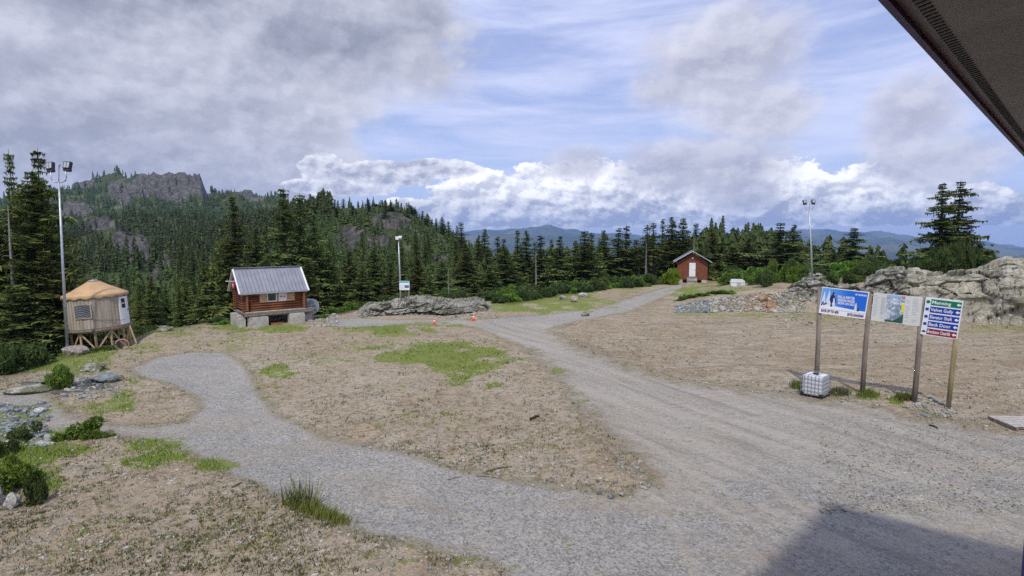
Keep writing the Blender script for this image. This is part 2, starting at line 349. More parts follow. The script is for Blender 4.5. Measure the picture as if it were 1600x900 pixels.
# ------------------------------------------------------------------ terrain height
def vz(v, y): return CH + (370 - v) / 880 * y          # height seen at row v at distance y
CT = {
 -500: [(0,0),(24,0),(30,-1),(40,-3),(60,-7),(100,-10),(200,-8),(400,20),(900,50),(1500,30),(4000,-250),(9000,-400)],
 0:   [(0,0),(26,0),(31,-.7),(38,-2.2),(50,-5),(90,-11),(200,-10),(400,14),(600,10),(900,vz(322,900)),(1100,50),(1600,0),(4000,-300),(9000,-400)],
 90:  [(0,0),(31,0),(35,-.7),(42,-2.0),(60,-6),(100,-12),(200,-10),(300,0),(420,vz(372,420)),(500,-4),(700,20),(900,vz(302,900)),(1100,60),(1600,0),(4000,-300),(9000,-400)],
 180: [(0,0),(33.5,0),(36,-.55),(41,-1.0),(48,-2.0),(65,-6),(110,-12),(200,-8),(300,2),(420,vz(354,420)),(500,4),(700,30),(900,vz(282,900)),(1050,80),(1600,0),(4000,-300),(9000,-400)],
 232: [(0,0),(40,0),(46,-.8),(65,-5),(110,-12),(200,-8),(300,0),(370,8),(420,vz(348,420)),(500,8),(700,35),(800,62),(900,vz(267,900)),(1050,80),(1600,0),(4000,-300),(9000,-400)],
 262: [(0,0),(41,0),(47,-.8),(65,-5),(110,-12),(200,-8),(300,0),(420,vz(350,420)),(500,8),(700,30),(790,55),(850,vz(282,850)),(900,vz(273,900)),(1050,80),(1600,0),(4000,-300),(9000,-400)],
 318: [(0,0),(43,0),(50,-.8),(65,-4),(110,-11),(200,-8),(300,0),(420,vz(352,420)),(500,8),(700,30),(780,52),(850,vz(285,850)),(900,vz(275,900)),(1050,70),(1600,0),(4000,-300),(9000,-400)],
 330: [(0,0),(43,0),(50,-.8),(65,-4),(110,-11),(200,-8),(300,0),(420,vz(352,420)),(500,6),(700,28),(850,60),(900,vz(305,900)),(1050,60),(1600,0),(4000,-300),(9000,-400)],
 385: [(0,0),(45,0),(52,-.8),(65,-3),(110,-9),(200,-4),(300,4),(420,vz(348,420)),(500,6),(700,28),(900,vz(304,900)),(1050,60),(1600,0),(4000,-300),(9000,-400)],
 440: [(0,0),(46,0),(54,-.8),(70,-3),(110,-6),(200,4),(270,vz(352,270)),(420,14),(700,30),(900,vz(322,900)),(1050,50),(1600,0),(4000,-300),(9000,-400)],
 490: [(0,0),(47,0),(56,-1),(75,-3.5),(110,-3),(160,3),(250,vz(338,250)),(330,10),(700,10),(900,vz(350,900)),(1600,-60),(4000,-300),(9000,-400)],
 560: [(0,0),(50,.1),(58,-.6),(75,-3),(110,-2),(160,4),(250,vz(331,250)),(330,10),(500,-20),(1600,-200),(4000,-350),(9000,-400)],
 610: [(0,0),(50,.2),(58,-.3),(75,-2.5),(110,-2),(160,3),(215,12),(250,vz(324,250)),(330,10),(500,-20),(1600,-200),(4000,-350),(9000,-400)],
 655: [(0,0),(50,.2),(58,-.3),(75,-2),(110,-2),(160,2),(215,9),(250,vz(342,250)),(330,6),(500,-20),(1600,-200),(4000,-350),(9000,-400)],
 700: [(0,0),(55,0),(65,-.4),(80,-1),(110,-2),(160,1),(250,vz(364,250)),(330,-2),(500,-40),(1600,-250),(4000,-350),(9000,-400)],
 765: [(0,0),(58,0),(66,-.3),(80,-1),(120,-2.5),(170,-2.5),(230,vz(398,230)),(330,-15),(500,-60),(1600,-280),(4000,-400),(9000,-450)],
 830: [(0,0),(62,0),(70,-.3),(90,-2),(130,-5),(200,-12),(400,-50),(1000,-200),(4000,-400),(9000,-450)],
 960: [(0,0),(66,.1),(74,.1),(90,-1),(130,-4),(200,-12),(400,-50),(1000,-200),(4000,-400),(9000,-450)],
 1060:[(0,0),(52,0),(60,.2),(82,.2),(95,.2),(120,-1),(200,-6),(400,-40),(1000,-200),(4000,-400),(9000,-450)],
 1110:[(0,0),(51,0),(55,.9),(60,1.0),(68,.5),(82,.3),(95,.3),(130,0),(200,2),(250,vz(366,250)),(320,0),(500,-60),(1000,-200),(4000,-400),(9000,-450)],
 1170:[(0,0),(51,0),(55,1.3),(62,1.4),(72,1.0),(90,.3),(130,0),(200,3),(250,vz(362,250)),(320,0),(500,-60),(1000,-200),(4000,-400),(9000,-450)],
 1235:[(0,0),(52,0),(55.5,1.9),(62,2.2),(75,1.6),(95,0),(150,-3),(200,1),(250,vz(376,250)),(320,-8),(500,-70),(1000,-200),(4000,-400),(9000,-450)],
 1300:[(0,0),(52.3,0),(54.5,1.6),(62,2.7),(75,2),(95,0),(150,-8),(250,-14),(400,-60),(1000,-220),(4000,-420),(9000,-450)],
 1360:[(0,0),(50.5,0),(53,2.2),(60,3.2),(75,2.2),(95,-1),(150,-10),(250,-25),(400,-70),(1000,-250),(4000,-420),(9000,-450)],
 1450:[(0,0),(47.5,0),(49.8,2.3),(58,3.0),(70,2.4),(90,-2),(150,-14),(300,-50),(1000,-260),(4000,-420),(9000,-450)],
 1540:[(0,0),(45.8,0),(48,2.5),(56,3.1),(66,2.4),(85,-3),(150,-15),(300,-50),(1000,-260),(4000,-420),(9000,-450)],
 1640:[(0,0),(44.5,0),(46.8,2.8),(54,3.3),(64,2.4),(85,-3),(150,-15),(300,-50),(1000,-260),(4000,-420),(9000,-450)],
 2300:[(0,0),(32,0),(35,2.8),(44,3.0),(60,1.4),(85,-3),(150,-15),(300,-50),(1000,-260),(4000,-420),(9000,-450)],
}
CK = sorted(CT); LY = np.linspace(math.log(3), math.log(9000), 420)
CTAB = np.array([np.interp(LY, np.log(np.maximum([p[0] for p in CT[k]], 1.0)), [p[1] for p in CT[k]]) for k in CK])
def smooth_rows(A):
    for _ in range(2): A[:, 1:-1] = 0.25 * A[:, :-2] + 0.5 * A[:, 1:-1] + 0.25 * A[:, 2:]
    return A
CTAB = smooth_rows(CTAB)
def Hs(x, y):
    x = np.asarray(x, float); y = np.asarray(y, float)
    col = 800 + 880 * x / np.maximum(y, 6.0)
    col = np.clip(col, CK[0], CK[-1] - 1e-3)
    ci = np.searchsorted(CK, col, side='right') - 1; ci = np.clip(ci, 0, len(CK) - 2)
    ck = np.array(CK, float); f = (col - ck[ci]) / (ck[ci + 1] - ck[ci]); f = f * f * (3 - 2 * f) * 0.5 + f * 0.5
    l = (np.log(np.maximum(y, 3.0)) - LY[0]) / (LY[1] - LY[0]); l = np.clip(l, 0, len(LY) - 1.001); li = l.astype(int); lf = l - li
    z = (CTAB[ci, li] * (1 - lf) + CTAB[ci, li + 1] * lf) * (1 - f) + (CTAB[ci + 1, li] * (1 - lf) + CTAB[ci + 1, li + 1] * lf) * f
    return z

def P2(lst): return np.array([ground(a, b) for a, b in lst])
ROADS = [
 # wide lot and main road
 P2([(1068,447),(1064,457),(1030,469),(985,488),(900,503),(852,515),(862,522),(900,545),(960,570),(1030,590),(1100,606),(1180,613),(1240,622),(1330,631),(1400,645),(1450,658),(1600,682),(1900,720),(2600,900),(4000,2400),(-200,2400),(500,1300),(700,960),(780,908),(800,890),(760,872),(690,862),(600,845),(545,826),(490,795),(450,777),(400,755),(350,736),(310,712),(250,690),(170,676),(172,664),(240,667),(290,660),(316,640),(312,620),(262,597),(218,588),(206,575),(250,557),(300,550),(348,551),(378,568),(388,585),(402,612),(430,650),(500,682),(600,710),(700,732),(800,754),(900,768),(985,784),(1012,772),(1030,757),(1000,722),(950,672),(905,627),(868,580),(830,547),(790,530),(745,511),(700,508),(620,514),(560,513),(508,510),(512,500),(560,499),(620,504),(700,501),(745,499),(800,496),(870,491),(940,482),(1000,464),(1050,450)]),
 # darker patch on the far left
 P2([(-60,622),(0,612),(45,608),(80,625),(112,655),(175,664),(172,676),(120,676),(60,678),(20,668),(-60,668)]),
]
def sdf(poly, X, Y):
    d = np.full(X.shape, 1e9); ins = np.zeros(X.shape, bool); n = len(poly)
    for i in range(n):
        ax, ay = poly[i]; bx, by = poly[(i + 1) % n]
        ex, ey = bx - ax, by - ay; wx, wy = X - ax, Y - ay
        t = np.clip((wx * ex + wy * ey) / (ex * ex + ey * ey + 1e-12), 0, 1)
        d = np.minimum(d, (wx - ex * t) ** 2 + (wy - ey * t) ** 2)
        c = ((ay > Y) != (by > Y)) & (X < (bx - ax) * (Y - ay) / (by - ay + 1e-12) + ax)
        ins ^= c
    return np.where(ins, 1, -1) * np.sqrt(d)
def road_sd(x, y):
    x = np.asarray(x, float); y = np.asarray(y, float)
    out = np.full(x.shape, -9.0); m = (y < 110) & (y > 2)
    X, Y = x[m], y[m]; v = None
    for p in ROADS:
        s_ = sdf(p, X, Y); v = s_ if v is None else np.maximum(v, s_)
    out[m] = v
    return np.clip(out, -9, 9)
def relief(x, y, sd):
    near = np.clip(1 - y / 150.0, 0, 1)
    bare = 0.05 + 0.10 * np.clip(-sd, 0, 1)
    zn = fbm(x / 4.2, y / 4.2, 3, 4) * bare * near + fbm(x / 0.9, y / 0.9, 9, 3) * (0.015 + 0.04 * np.clip(-sd, 0, 1)) * near
    zn = zn - 0.05 * np.clip(sd / 0.5, -0.3, 1.0) * near
    far = np.clip((y - 45) / 200, 0, 1)
    zf = fbm(x / 55, y / 55, 21, 5, 0.55) * far * np.clip(y * 0.035, 0, 26)
    return zn + zf
def H(x, y, sd=None):
    x = np.atleast_1d(np.asarray(x, float)); y = np.atleast_1d(np.asarray(y, float))
    if sd is None: sd = road_sd(x, y)
    return Hs(x, y) + relief(x, y, sd)
def h1(x, y): return float(H(x, y)[0])

# greenery density and bare rock, given by where the photo shows them
GREEN = [  # (px, v, rx, rv, strength)
 (610,517,60,9,1.0),(560,516,40,6,.7),(690,552,122,15,1.0),(725,570,58,18,.95),(712,592,26,14,.95),(770,552,42,9,.9),(770,602,14,4,1.0),(440,581,26,10,1.0),(500,560,60,12,.30),
 (610,600,40,10,.25),(330,535,90,14,.40),(250,520,70,14,.55),(230,545,60,12,.5),(195,620,24,22,.75),(215,600,24,10,.5),(95,640,60,16,.3),(110,690,60,25,.75),(240,715,80,26,.62),(330,728,36,12,.7),(150,640,20,10,.6),
 (120,560,70,22,.8),(30,690,60,60,.8),(60,740,50,30,.5),(420,512,60,8,.8),(370,512,40,8,.8),(690,507,60,5,.7),(860,470,90,18,1.0),(800,480,50,10,1.0),(900,478,40,9,.8),(980,450,40,10,.6),
 (1075,457,30,8,.9),(1110,452,60,9,.7),(1120,492,120,5,.5),(1230,494,90,5,.5),(1330,499,80,5,.4),(1355,617,22,8,.9),(1410,622,22,8,.9),(1250,600,14,6,.8),(1310,612,20,7,.7),(300,720,30,12,.4),
 (1560,516,120,6,.5),(870,580,10,6,.6),(915,627,10,4,.7),(780,538,50,8,.3),(560,545,60,14,.35),(180,860,160,50,.20),(350,830,120,50,.22),(650,870,90,18,.3),(420,600,30,40,.2),(660,655,90,16,.22),(860,690,90,20,.18),
]
ROCKS = [ # ellipses in (px, v) with the distance range they lie in; bare rock on the slopes
 (272,292,56,27,700,1000),(225,292,26,20,700,1000),(190,300,22,22,700,1000),(235,268,22,7,800,1000),(130,290,30,10,800,1000),(120,330,30,14,600,1000),(395,304,30,8,800,1000),(205,392,34,28,200,460),(150,356,30,9,300,460),(250,410,22,14,200,460),(243,432,7,14,100,300),
 (612,347,32,15,170,300),(548,372,20,20,120,260),(590,378,22,14,120,260),(690,410,22,11,100,240),(742,440,9,17,60,200),(760,360,14,8,150,300),(800,410,14,12,60,250),(1140,378,22,14,160,300),(1180,365,40,7,160,300),(1240,390,20,12,160,300),
 (120,605,60,12,20,40),(60,605,40,8,20,40),
]
# ground sheet
ys = []
v = 2000.0
while v > 520: ys.append(CH * 880 / (v - 370)); v -= (2.6 if v < 900 else 22)
y = ys[-1]
while y < 1300: y *= 1.018; ys.append(y)
while y < 11000: y *= 1.07; ys.append(y)
ys = np.array([0.3, 1.2, 2.2] + ys)
ss_ = np.concatenate([np.linspace(-2.4, -0.96, 60)[:-1], np.linspace(-0.96, 0.96, 620), np.linspace(0.96, 2.4, 60)[1:]])
SX, YY = np.meshgrid(ss_, ys); apex = 5.0 * np.clip(1 - YY / 60, 0, 1)
XX = SX * (YY + apex)
sdg = road_sd(XX.ravel(), YY.ravel()).reshape(XX.shape)
ZZ = H(XX.ravel(), YY.ravel(), sdg.ravel()).reshape(XX.shape)
PXg, VG = project(XX, YY, ZZ)
green = np.zeros(XX.shape); rockm = np.zeros(XX.shape)
wob = fbm(XX / 1.4, YY / 1.4, 5, 4)
for (a, b, ra, rb, k) in GREEN:
    q = ((PXg - a) / ra) ** 2 + ((VG - b) / rb) ** 2
    green = np.maximum(green, k * np.clip(1.35 - q + wob * 1.9, 0, 1) * (YY < 120))
for (a, b, ra, rb, y0, y1) in ROCKS:
    q = ((PXg - a) / ra) ** 2 + ((VG - b) / rb) ** 2
    wf = fbm(PXg / 14.0, VG / 9.0, 31, 4)
    rockm = np.maximum(rockm, np.clip(1.4 - q + wf * 1.3, 0, 1) * (YY > y0) * (YY < y1))
EDGE_PX = [-600, 0, 60, 110, 200, 330, 480, 530, 570, 760, 800, 860, 960, 1050, 1150, 1230, 1340, 1600, 2400]
EDGE_V = [640, 605, 588, 560, 528, 508, 502, 498, 480, 472, 480, 468, 455, 440, 436, 438, 432, 428, 428]
EDGE_Y = [CH * 880 / (v_ - 370) for v_ in EDGE_V]
EDGE_Y[-6:] = [88, 74, 60, 55.5, 48, 38]
def edge_y(col): return np.interp(col, EDGE_PX, EDGE_Y)
COLg = 800 + 880 * XX / np.maximum(YY, 6)
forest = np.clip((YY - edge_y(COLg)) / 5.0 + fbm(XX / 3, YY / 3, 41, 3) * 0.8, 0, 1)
# crags get real steps
ZZ = ZZ + np.where(YY > 300, rockm * (vor2(XX / 16, YY / 30, 3)[2] - 0.5) * 16, rockm * (vor2(XX / 4, YY / 7, 3)[2] - 0.5) * 2.2) * (YY > 60)

m, q, b = new_mat('ground'); M_GROUND = m
pos = q.n('ShaderNodeNewGeometry').outputs['Position']
n_big = q.noise(pos, 0.12, 5, 0.6, 0.5); n_mid = q.noise(pos, 0.9, 6, 0.65, 0.4); n_sm = q.noise(pos, 7.0, 5, 0.7); n_fine = q.noise(pos, 17.0, 4, 0.7)
n_patch = q.noise(pos, 2.2, 6, 0.7, 1.2)
v1 = q.vor(pos, 9.0); v1c = q.vor(pos, 9.0, out='Color'); v2 = q.vor(pos, 3.4); v2c = q.vor(pos, 3.4, out='Color'); v3 = q.vor(pos, 22.0); v3c = q.vor(pos, 22.0, out='Color')
def ch(c, i=0):
    s_ = q.n('ShaderNodeSeparateColor'); q.put(s_.inputs[0], c); return s_.outputs[i]
road, gr, rk, fo = q.attr('road'), q.attr('green'), q.attr('rock'), q.attr('forest')
track = q.attr('track'); dust = q.attr('dust')
dirt = q.mix(q.step(n_big, 0.38, 0.62), (0.385, 0.308, 0.212), (0.440, 0.375, 0.275))
dirt = q.mix(q.mul(q.step(n_mid, 0.48, 0.66), 0.6), dirt, (0.285, 0.205, 0.125))
dirt = q.mix(q.mul(q.step(n_sm, 0.50, 0.60), 0.75), dirt, (0.20, 0.15, 0.10))
dirt = q.mix(q.mul(q.step(n_fine, 0.56, 0.68), 0.7), dirt, (0.52, 0.47, 0.40))
stn = q.mul(q.step(v1, 0.22, 0.30, a=1.0, b=0.0), q.step(ch(v1c), 0.60, 0.64))
dirt = q.mix(q.mul(stn, 0.75), dirt, q.mix(ch(v1c, 1), (0.58, 0.56, 0.52), (0.34, 0.34, 0.33)))
st2 = q.mul(q.step(v2, 0.16, 0.20, a=1.0, b=0.0), q.step(ch(v2c), 0.86, 0.88))
dirt = q.mix(q.mul(st2, 0.8), dirt, (0.60, 0.58, 0.53))
dirt = q.mix(q.mul(q.step(q.noise(q.vm('MULTIPLY', pos, (1, 0.55, 1)), 0.35, 6, 0.7, 2.0), 0.52, 0.64), 0.55), dirt, (0.44, 0.335, 0.215))
dirt = q.mix(q.mul(q.step(q.noise(pos, 0.5, 6, 0.72, 1.0), 0.55, 0.68), 0.5), dirt, (0.36, 0.34, 0.30))
clod = q.mul(q.step(n_patch, 0.50, 0.60), q.step(n_fine, 0.40, 0.55))
dirt = q.mix(q.mul(clod, 0.75), dirt, (0.13, 0.12, 0.055))
# gravel
gv = q.mix(q.step(n_big, 0.35, 0.65), (0.355, 0.335, 0.290), (0.415, 0.392, 0.340))
gv = q.mix(q.mul(q.step(n_mid, 0.40, 0.70), 0.55), gv, (0.265, 0.252, 0.23))
gv = q.mix(q.mul(q.step(ch(v3c), 0.45, 1.0), 0.65), gv, (0.52, 0.51, 0.49))
gv = q.mix(q.mul(q.step(ch(v3c, 1), 0.62, 0.95), 0.75), gv, (0.15, 0.15, 0.15))
gv = q.mix(q.mul(q.step(n_sm, 0.52, 0.62), 0.5), gv, (0.19, 0.185, 0.17))
br_ = q.noise(q.vm('MULTIPLY', pos, (0.35, 1, 1)), 0.30, 5, 0.65, 1.5)
gv = q.mix(q.mul(q.step(br_, 0.48, 0.66), 0.45), gv, (0.36, 0.295, 0.215))
gv = q.mix(q.mul(q.step(br_, 0.30, 0.46, a=1.0, b=0.0), 0.35), gv, (0.20, 0.20, 0.20))
tn = q.add(track, q.mad(n_mid, 0.9, -0.45))
gv = q.mix(q.mul(q.step(q.mad(n_big, 1.4, -0.30), 0.25, 0.75), q.mul(q.step(n_patch, 0.42, 0.62), 0.35)), gv, (0.41, 0.36, 0.28))
gv = q.mix(q.mul(q.step(tn, 0.30, 1.1), 0.60), gv, (0.42, 0.37, 0.30))
gv = q.mix(q.mul(q.step(q.add(dust, q.mad(n_mid, 1.3, -0.65)), 0.15, 0.85), 0.60), gv, q.mix(q.step(n_sm, 0.45, 0.6), (0.43, 0.385, 0.315), (0.33, 0.298, 0.25)))
_p0, _p1 = ground(900, 540), ground(1300, 650); _dv = (_p1 - _p0) / np.linalg.norm(_p1 - _p0)
sp3 = q.n('ShaderNodeSeparateXYZ'); q.put(sp3.inputs[0], pos)
def streak(dv, fu, fw, sc, dist=0.6):
    u_ = q.add(q.mul(sp3.outputs[0], float(dv[0]) * fu), q.mul(sp3.outputs[1], float(dv[1]) * fu)); w_ = q.add(q.mul(sp3.outputs[0], float(-dv[1]) * fw), q.mul(sp3.outputs[1], float(dv[0]) * fw))
    cb = q.n('ShaderNodeCombineXYZ'); q.put(cb.inputs[0], u_); q.put(cb.inputs[1], w_); return q.noise(cb.outputs[0], sc, 6, 0.62, dist)
stk = streak(_dv, 0.10, 1.0, 1.5); stk2 = streak((math.cos(.15), math.sin(.15)), 0.12, 1.0, 1.1, 0.9)
lot = q.step(q.add(dust, q.mul(track, 0.3)), 0.05, 0.6)
gv = q.mix(q.mul(q.mul(q.step(stk, 0.50, 0.60), lot), 0.55), gv, (0.46, 0.42, 0.355))
gv = q.mix(q.mul(q.mul(q.step(stk, 0.36, 0.46, a=1.0, b=0.0), lot), 0.50), gv, (0.235, 0.215, 0.185))
gv = q.mix(q.mul(q.mul(q.step(stk2, 0.54, 0.60), lot), 0.28), gv, (0.38, 0.30, 0.21))
ys_ = q.mul(q.step(sp3.outputs[0], 2.0, 9.0), q.step(sp3.outputs[1], 16.0, 24.0))
rut = streak((1.0, 0.12), 0.22, 1.0, 1.0, 1.2)
dirt = q.mix(q.mul(q.mul(q.step(rut, 0.52, 0.60), ys_), 0.55), dirt, (0.25, 0.185, 0.115))
dirt = q.mix(q.mul(q.mul(q.step(rut, 0.32, 0.44, a=1.0, b=0.0), ys_), 0.55), dirt, (0.46, 0.41, 0.32))
sdn = q.add(road, q.add(q.mad(n_mid, 0.9, -0.45), q.mad(n_sm, 0.5, -0.25)))
sdn = q.add(sdn, q.mul(dust, q.add(q.mad(n_mid, 4.5, -2.25), q.mad(n_patch, 2.4, -1.2))))
sdn = q.mul(sdn, q.mad(dust, -0.72, 1.0))
col = q.mix(q.step(sdn, -0.25, 0.30), dirt, gv)
# a worn darker crest along the road edge
edge = q.mul(q.step(sdn, -0.55, -0.15), q.step(sdn, -0.05, 0.2, a=1.0, b=0.0))
col = q.mix(q.mul(edge, 0.30), col, (0.13, 0.125, 0.07))
gn = q.add(gr, q.add(q.mad(n_patch, 2.8, -1.4), q.mad(n_sm, 1.6, -0.8)))
col = q.mix(q.mul(q.step(gn, 0.30, 0.65), 0.85), col, q.mix(n_fine, (0.10, 0.15, 0.02), (0.26, 0.29, 0.06)))
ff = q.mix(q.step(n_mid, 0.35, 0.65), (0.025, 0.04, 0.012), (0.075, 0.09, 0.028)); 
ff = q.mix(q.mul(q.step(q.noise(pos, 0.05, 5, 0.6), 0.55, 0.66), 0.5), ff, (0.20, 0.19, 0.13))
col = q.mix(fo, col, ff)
rn1 = q.noise(q.vm('MULTIPLY', pos, (1, 1, 0.5)), 0.22, 8, 0.7, 0.8); rn2 = q.noise(pos, 1.1, 6, 0.7)
rst = q.noise(q.vm('MULTIPLY', pos, (1, 1, 0.28)), 0.16, 8, 0.72, 1.5)
rc = q.mix(q.step(rn1, 0.40, 0.58), (0.21, 0.195, 0.185), (0.10, 0.092, 0.088)); rc = q.mix(q.mul(q.step(rst, 0.50, 0.56), 0.75), rc, (0.055, 0.055, 0.045)); rc = q.mix(q.mul(q.step(rn2, 0.5, 0.60), 0.6), rc, (0.06, 0.07, 0.035))
col = q.mix(q.step(q.add(rk, q.add(q.mad(rn2, 0.9, -0.45), q.mad(rn1, 1.2, -0.6))), 0.42, 0.50), col, rc)
q.put(b.inputs['Base Color'], col); b.inputs['Roughness'].default_value = 0.95; b.inputs['Specular IOR Level'].default_value = 0.15
hgt = q.add(q.mul(n_sm, 0.7), q.add(q.mul(n_fine, 0.35), q.mul(q.m('MINIMUM', v1, 0.4), -0.5)))
hgt = q.add(hgt, q.mul(n_patch, 1.0)); hgt = q.add(hgt, q.mul(q.mul(rut, ys_), 2.0)); hgt = q.add(hgt, q.mul(q.mul(stk, lot), 1.2))
hgt = q.add(hgt, q.mul(q.mul(rk, fo), q.mul(q.add(rst, rn1), 26.0)))
bump(q, b, hgt, 0.9, 0.13)

# wheel tracks: arcs across the lot
TR = [[(740,505),(830,530),(900,570),(990,620),(1080,690),(1200,780),(1300,900)],[(760,502),(860,525),(950,565),(1060,610),(1200,660),(1400,720),(1700,800)],[(1000,640),(1150,690),(1350,720),(1560,700),(1700,670)],[(850,505),(950,530),(1080,575),(1230,620),(1420,655),(1650,700)],[(1230,820),(1380,816),(1500,790),(1600,740)],[(880,496),(960,484),(1060,456)],[(1240,800),(1400,830),(1600,860)],[(1020,720),(1100,820),(1150,900)]]
DUST = [(1120,650,280,95,1.0),(930,560,130,50,1.0),(850,520,80,22,.8),(1000,475,90,14,.5),(1380,700,260,60,.55),(1500,830,200,70,.5),(1240,850,200,70,.35),(1040,740,90,60,.8),(1250,612,190,16,.9),(1480,660,160,22,.9),(700,505,90,7,.5)]
dustv = np.zeros(XX.shape)
for (a, b, ra, rb, k) in DUST:
    dustv = np.maximum(dustv, k * np.clip(1.4 - (((PXg - a) / ra) ** 2 + ((VG - b) / rb) ** 2), 0, 1) * (YY < 100))
tr = np.full(XX.shape, 9.0); near = YY < 100
for t_ in TR:
    pts = P2(t_); X, Y = XX[near], YY[near]; d = np.full(X.shape, 1e9)
    # smooth the polyline
    tt = np.linspace(0, len(pts) - 1, 60); sx = np.interp(tt, range(len(pts)), pts[:, 0]); sy = np.interp(tt, range(len(pts)), pts[:, 1])
    k = np.ones(9) / 9; sx = np.concatenate([[sx[0]], np.convolve(sx, k, 'valid'), [sx[-1]]]); sy = np.concatenate([[sy[0]], np.convolve(sy, k, 'valid'), [sy[-1]]])
    for i in range(len(sx) - 1):
        ex, ey = sx[i + 1] - sx[i], sy[i + 1] - sy[i]; wx, wy = X - sx[i], Y - sy[i]
        t = np.clip((wx * ex + wy * ey) / (ex * ex + ey * ey + 1e-9), 0, 1); d = np.minimum(d, np.hypot(wx - ex * t, wy - ey * t))
    tr[near] = np.minimum(tr[near], np.abs(d - 0.75))
track_v = np.clip(1 - tr / 0.30, 0, 1)

nr, nc = XX.shape
idx = np.arange(nr * nc).reshape(nr, nc)
QF = np.stack([idx[:-1, :-1], idx[:-1, 1:], idx[1:, 1:], idx[1:, :-1]], -1).reshape(-1, 4)
VV = np.stack([XX, YY, ZZ], -1).reshape(-1, 3)
roadf = sdg.ravel()[QF].mean(1) > 0
fary = YY.ravel()[QF].mean(1)
forf = (forest.ravel()[QF].mean(1) > 0.5)
def sub_mesh(name, mask, smooth=True):
    F = QF[mask]; used, inv = np.unique(F, return_inverse=True)
    me = mesh_np(name, VV[used], inv.reshape(-1, 4), M_GROUND, smooth)
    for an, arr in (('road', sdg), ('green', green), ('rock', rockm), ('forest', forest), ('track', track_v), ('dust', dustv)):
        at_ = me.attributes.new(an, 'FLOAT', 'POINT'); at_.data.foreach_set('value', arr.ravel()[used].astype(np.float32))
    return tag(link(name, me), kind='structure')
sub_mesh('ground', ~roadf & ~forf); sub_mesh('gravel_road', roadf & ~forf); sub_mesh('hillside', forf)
# the yard goes on behind the building
mbk = MB().box((-300, -300, -6), (300, 2.0, -0.2)); bk = mbk.build('ground', M_GROUND); tag(bk, kind='structure')

# ------------------------------------------------------------------ distant mountains
m, q, b = new_mat('far_slopes'); M_FAR = m
pos = q.n('ShaderNodeNewGeometry').outputs['Position']
n = q.noise(pos, 0.004, 8, 0.65); n2 = q.noise(pos, 0.0011, 5, 0.6)
c = q.mix(q.step(n, 0.45, 0.6), (0.035, 0.055, 0.03), (0.075, 0.095, 0.05)); c = q.mix(q.mul(q.step(n2, 0.52, 0.62), 0.6), c, (0.16, 0.16, 0.13))
q.put(b.inputs['Base Color'], c); b.inputs['Roughness'].default_value = 1.0; bump(q, b, n, 1.0, 60)
def range_(name, y0, prof, seed, width):
    xs = np.linspace(-1.9, 1.9, 420); ts = np.linspace(-1, 1, 60)
    A, T = np.meshgrid(xs, ts); X = A * y0; Y = y0 + T * width
    pxs = 800 + 880 * A
    ridge = CH + (370 - np.interp(pxs, [p[0] for p in prof], [p[1] for p in prof])) / 880 * y0
    # spurs: ridge line broken by noise, flanks cut by gullies
    nz = fbm(X / (y0 * 0.09), Y / (y0 * 0.09), seed, 6, 0.5)
    rid = (0.5 - np.abs(fbm(X / (y0 * 0.05), Y / (y0 * 0.11), seed + 7, 5, 0.5)) * 1.6)
    base = -460.0; hgt = (ridge - base) * (1 - np.abs(T + nz * 0.25) ** 1.25).clip(0, 1)
    Z = base + hgt * (0.90 + 0.16 * rid * np.clip(np.abs(T) * 2 + 0.3, 0, 1)) + nz * y0 * 0.006
    i = np.arange(X.size).reshape(X.shape)
    F = np.stack([i[:-1, :-1], i[:-1, 1:], i[1:, 1:], i[1:, :-1]], -1).reshape(-1, 4)
    me = mesh_np(name, np.stack([X, Y, Z], -1).reshape(-1, 3), F, M_FAR, True)
    return tag(link(name, me), kind='structure')
range_('mountains', 4200, [(-900,400),(600,396),(760,392),(900,400),(1150,402),(1250,392),(1330,385),(1400,372),(1440,388),(1500,402),(1560,396),(1640,390),(2500,400)], 51, 1100)
range_('mountains', 6400, [(-900,390),(600,380),(700,366),(800,362),(880,360),(960,366),(1050,370),(1150,368),(1240,356),(1290,362),(1340,370),(1385,366),(1440,376),(1500,380),(1570,384),(1700,388),(2500,390)], 62, 1300)
range_('mountains', 9000, [(-900,380),(600,368),(760,354),(850,350),(930,355),(1010,362),(1120,364),(1200,358),(1270,352),(1320,354),(1400,362),(1500,374),(1600,382),(2500,380)], 73, 1500)

# ------------------------------------------------------------------ haze: one closed box of even air
m = bpy.data.materials.new('haze'); m.use_nodes = True; t = m.node_tree; t.nodes.clear()
pv = t.nodes.new('ShaderNodeVolumePrincipled'); pv.inputs['Color'].default_value = (0.36, 0.57, 1.0, 1); pv.inputs['Density'].default_value = 0.85e-4; pv.inputs['Anisotropy'].default_value = 0.0
oo = t.nodes.new('ShaderNodeOutputMaterial'); t.links.new(pv.outputs[0], oo.inputs['Volume'])
hz_o = MB().box((-29000, -3000, -700), (29000, 12200, 420)).build('haze', m); tag(hz_o, kind='stuff')
S.cycles.volume_step_rate = 8; S.cycles.volume_max_steps = 32
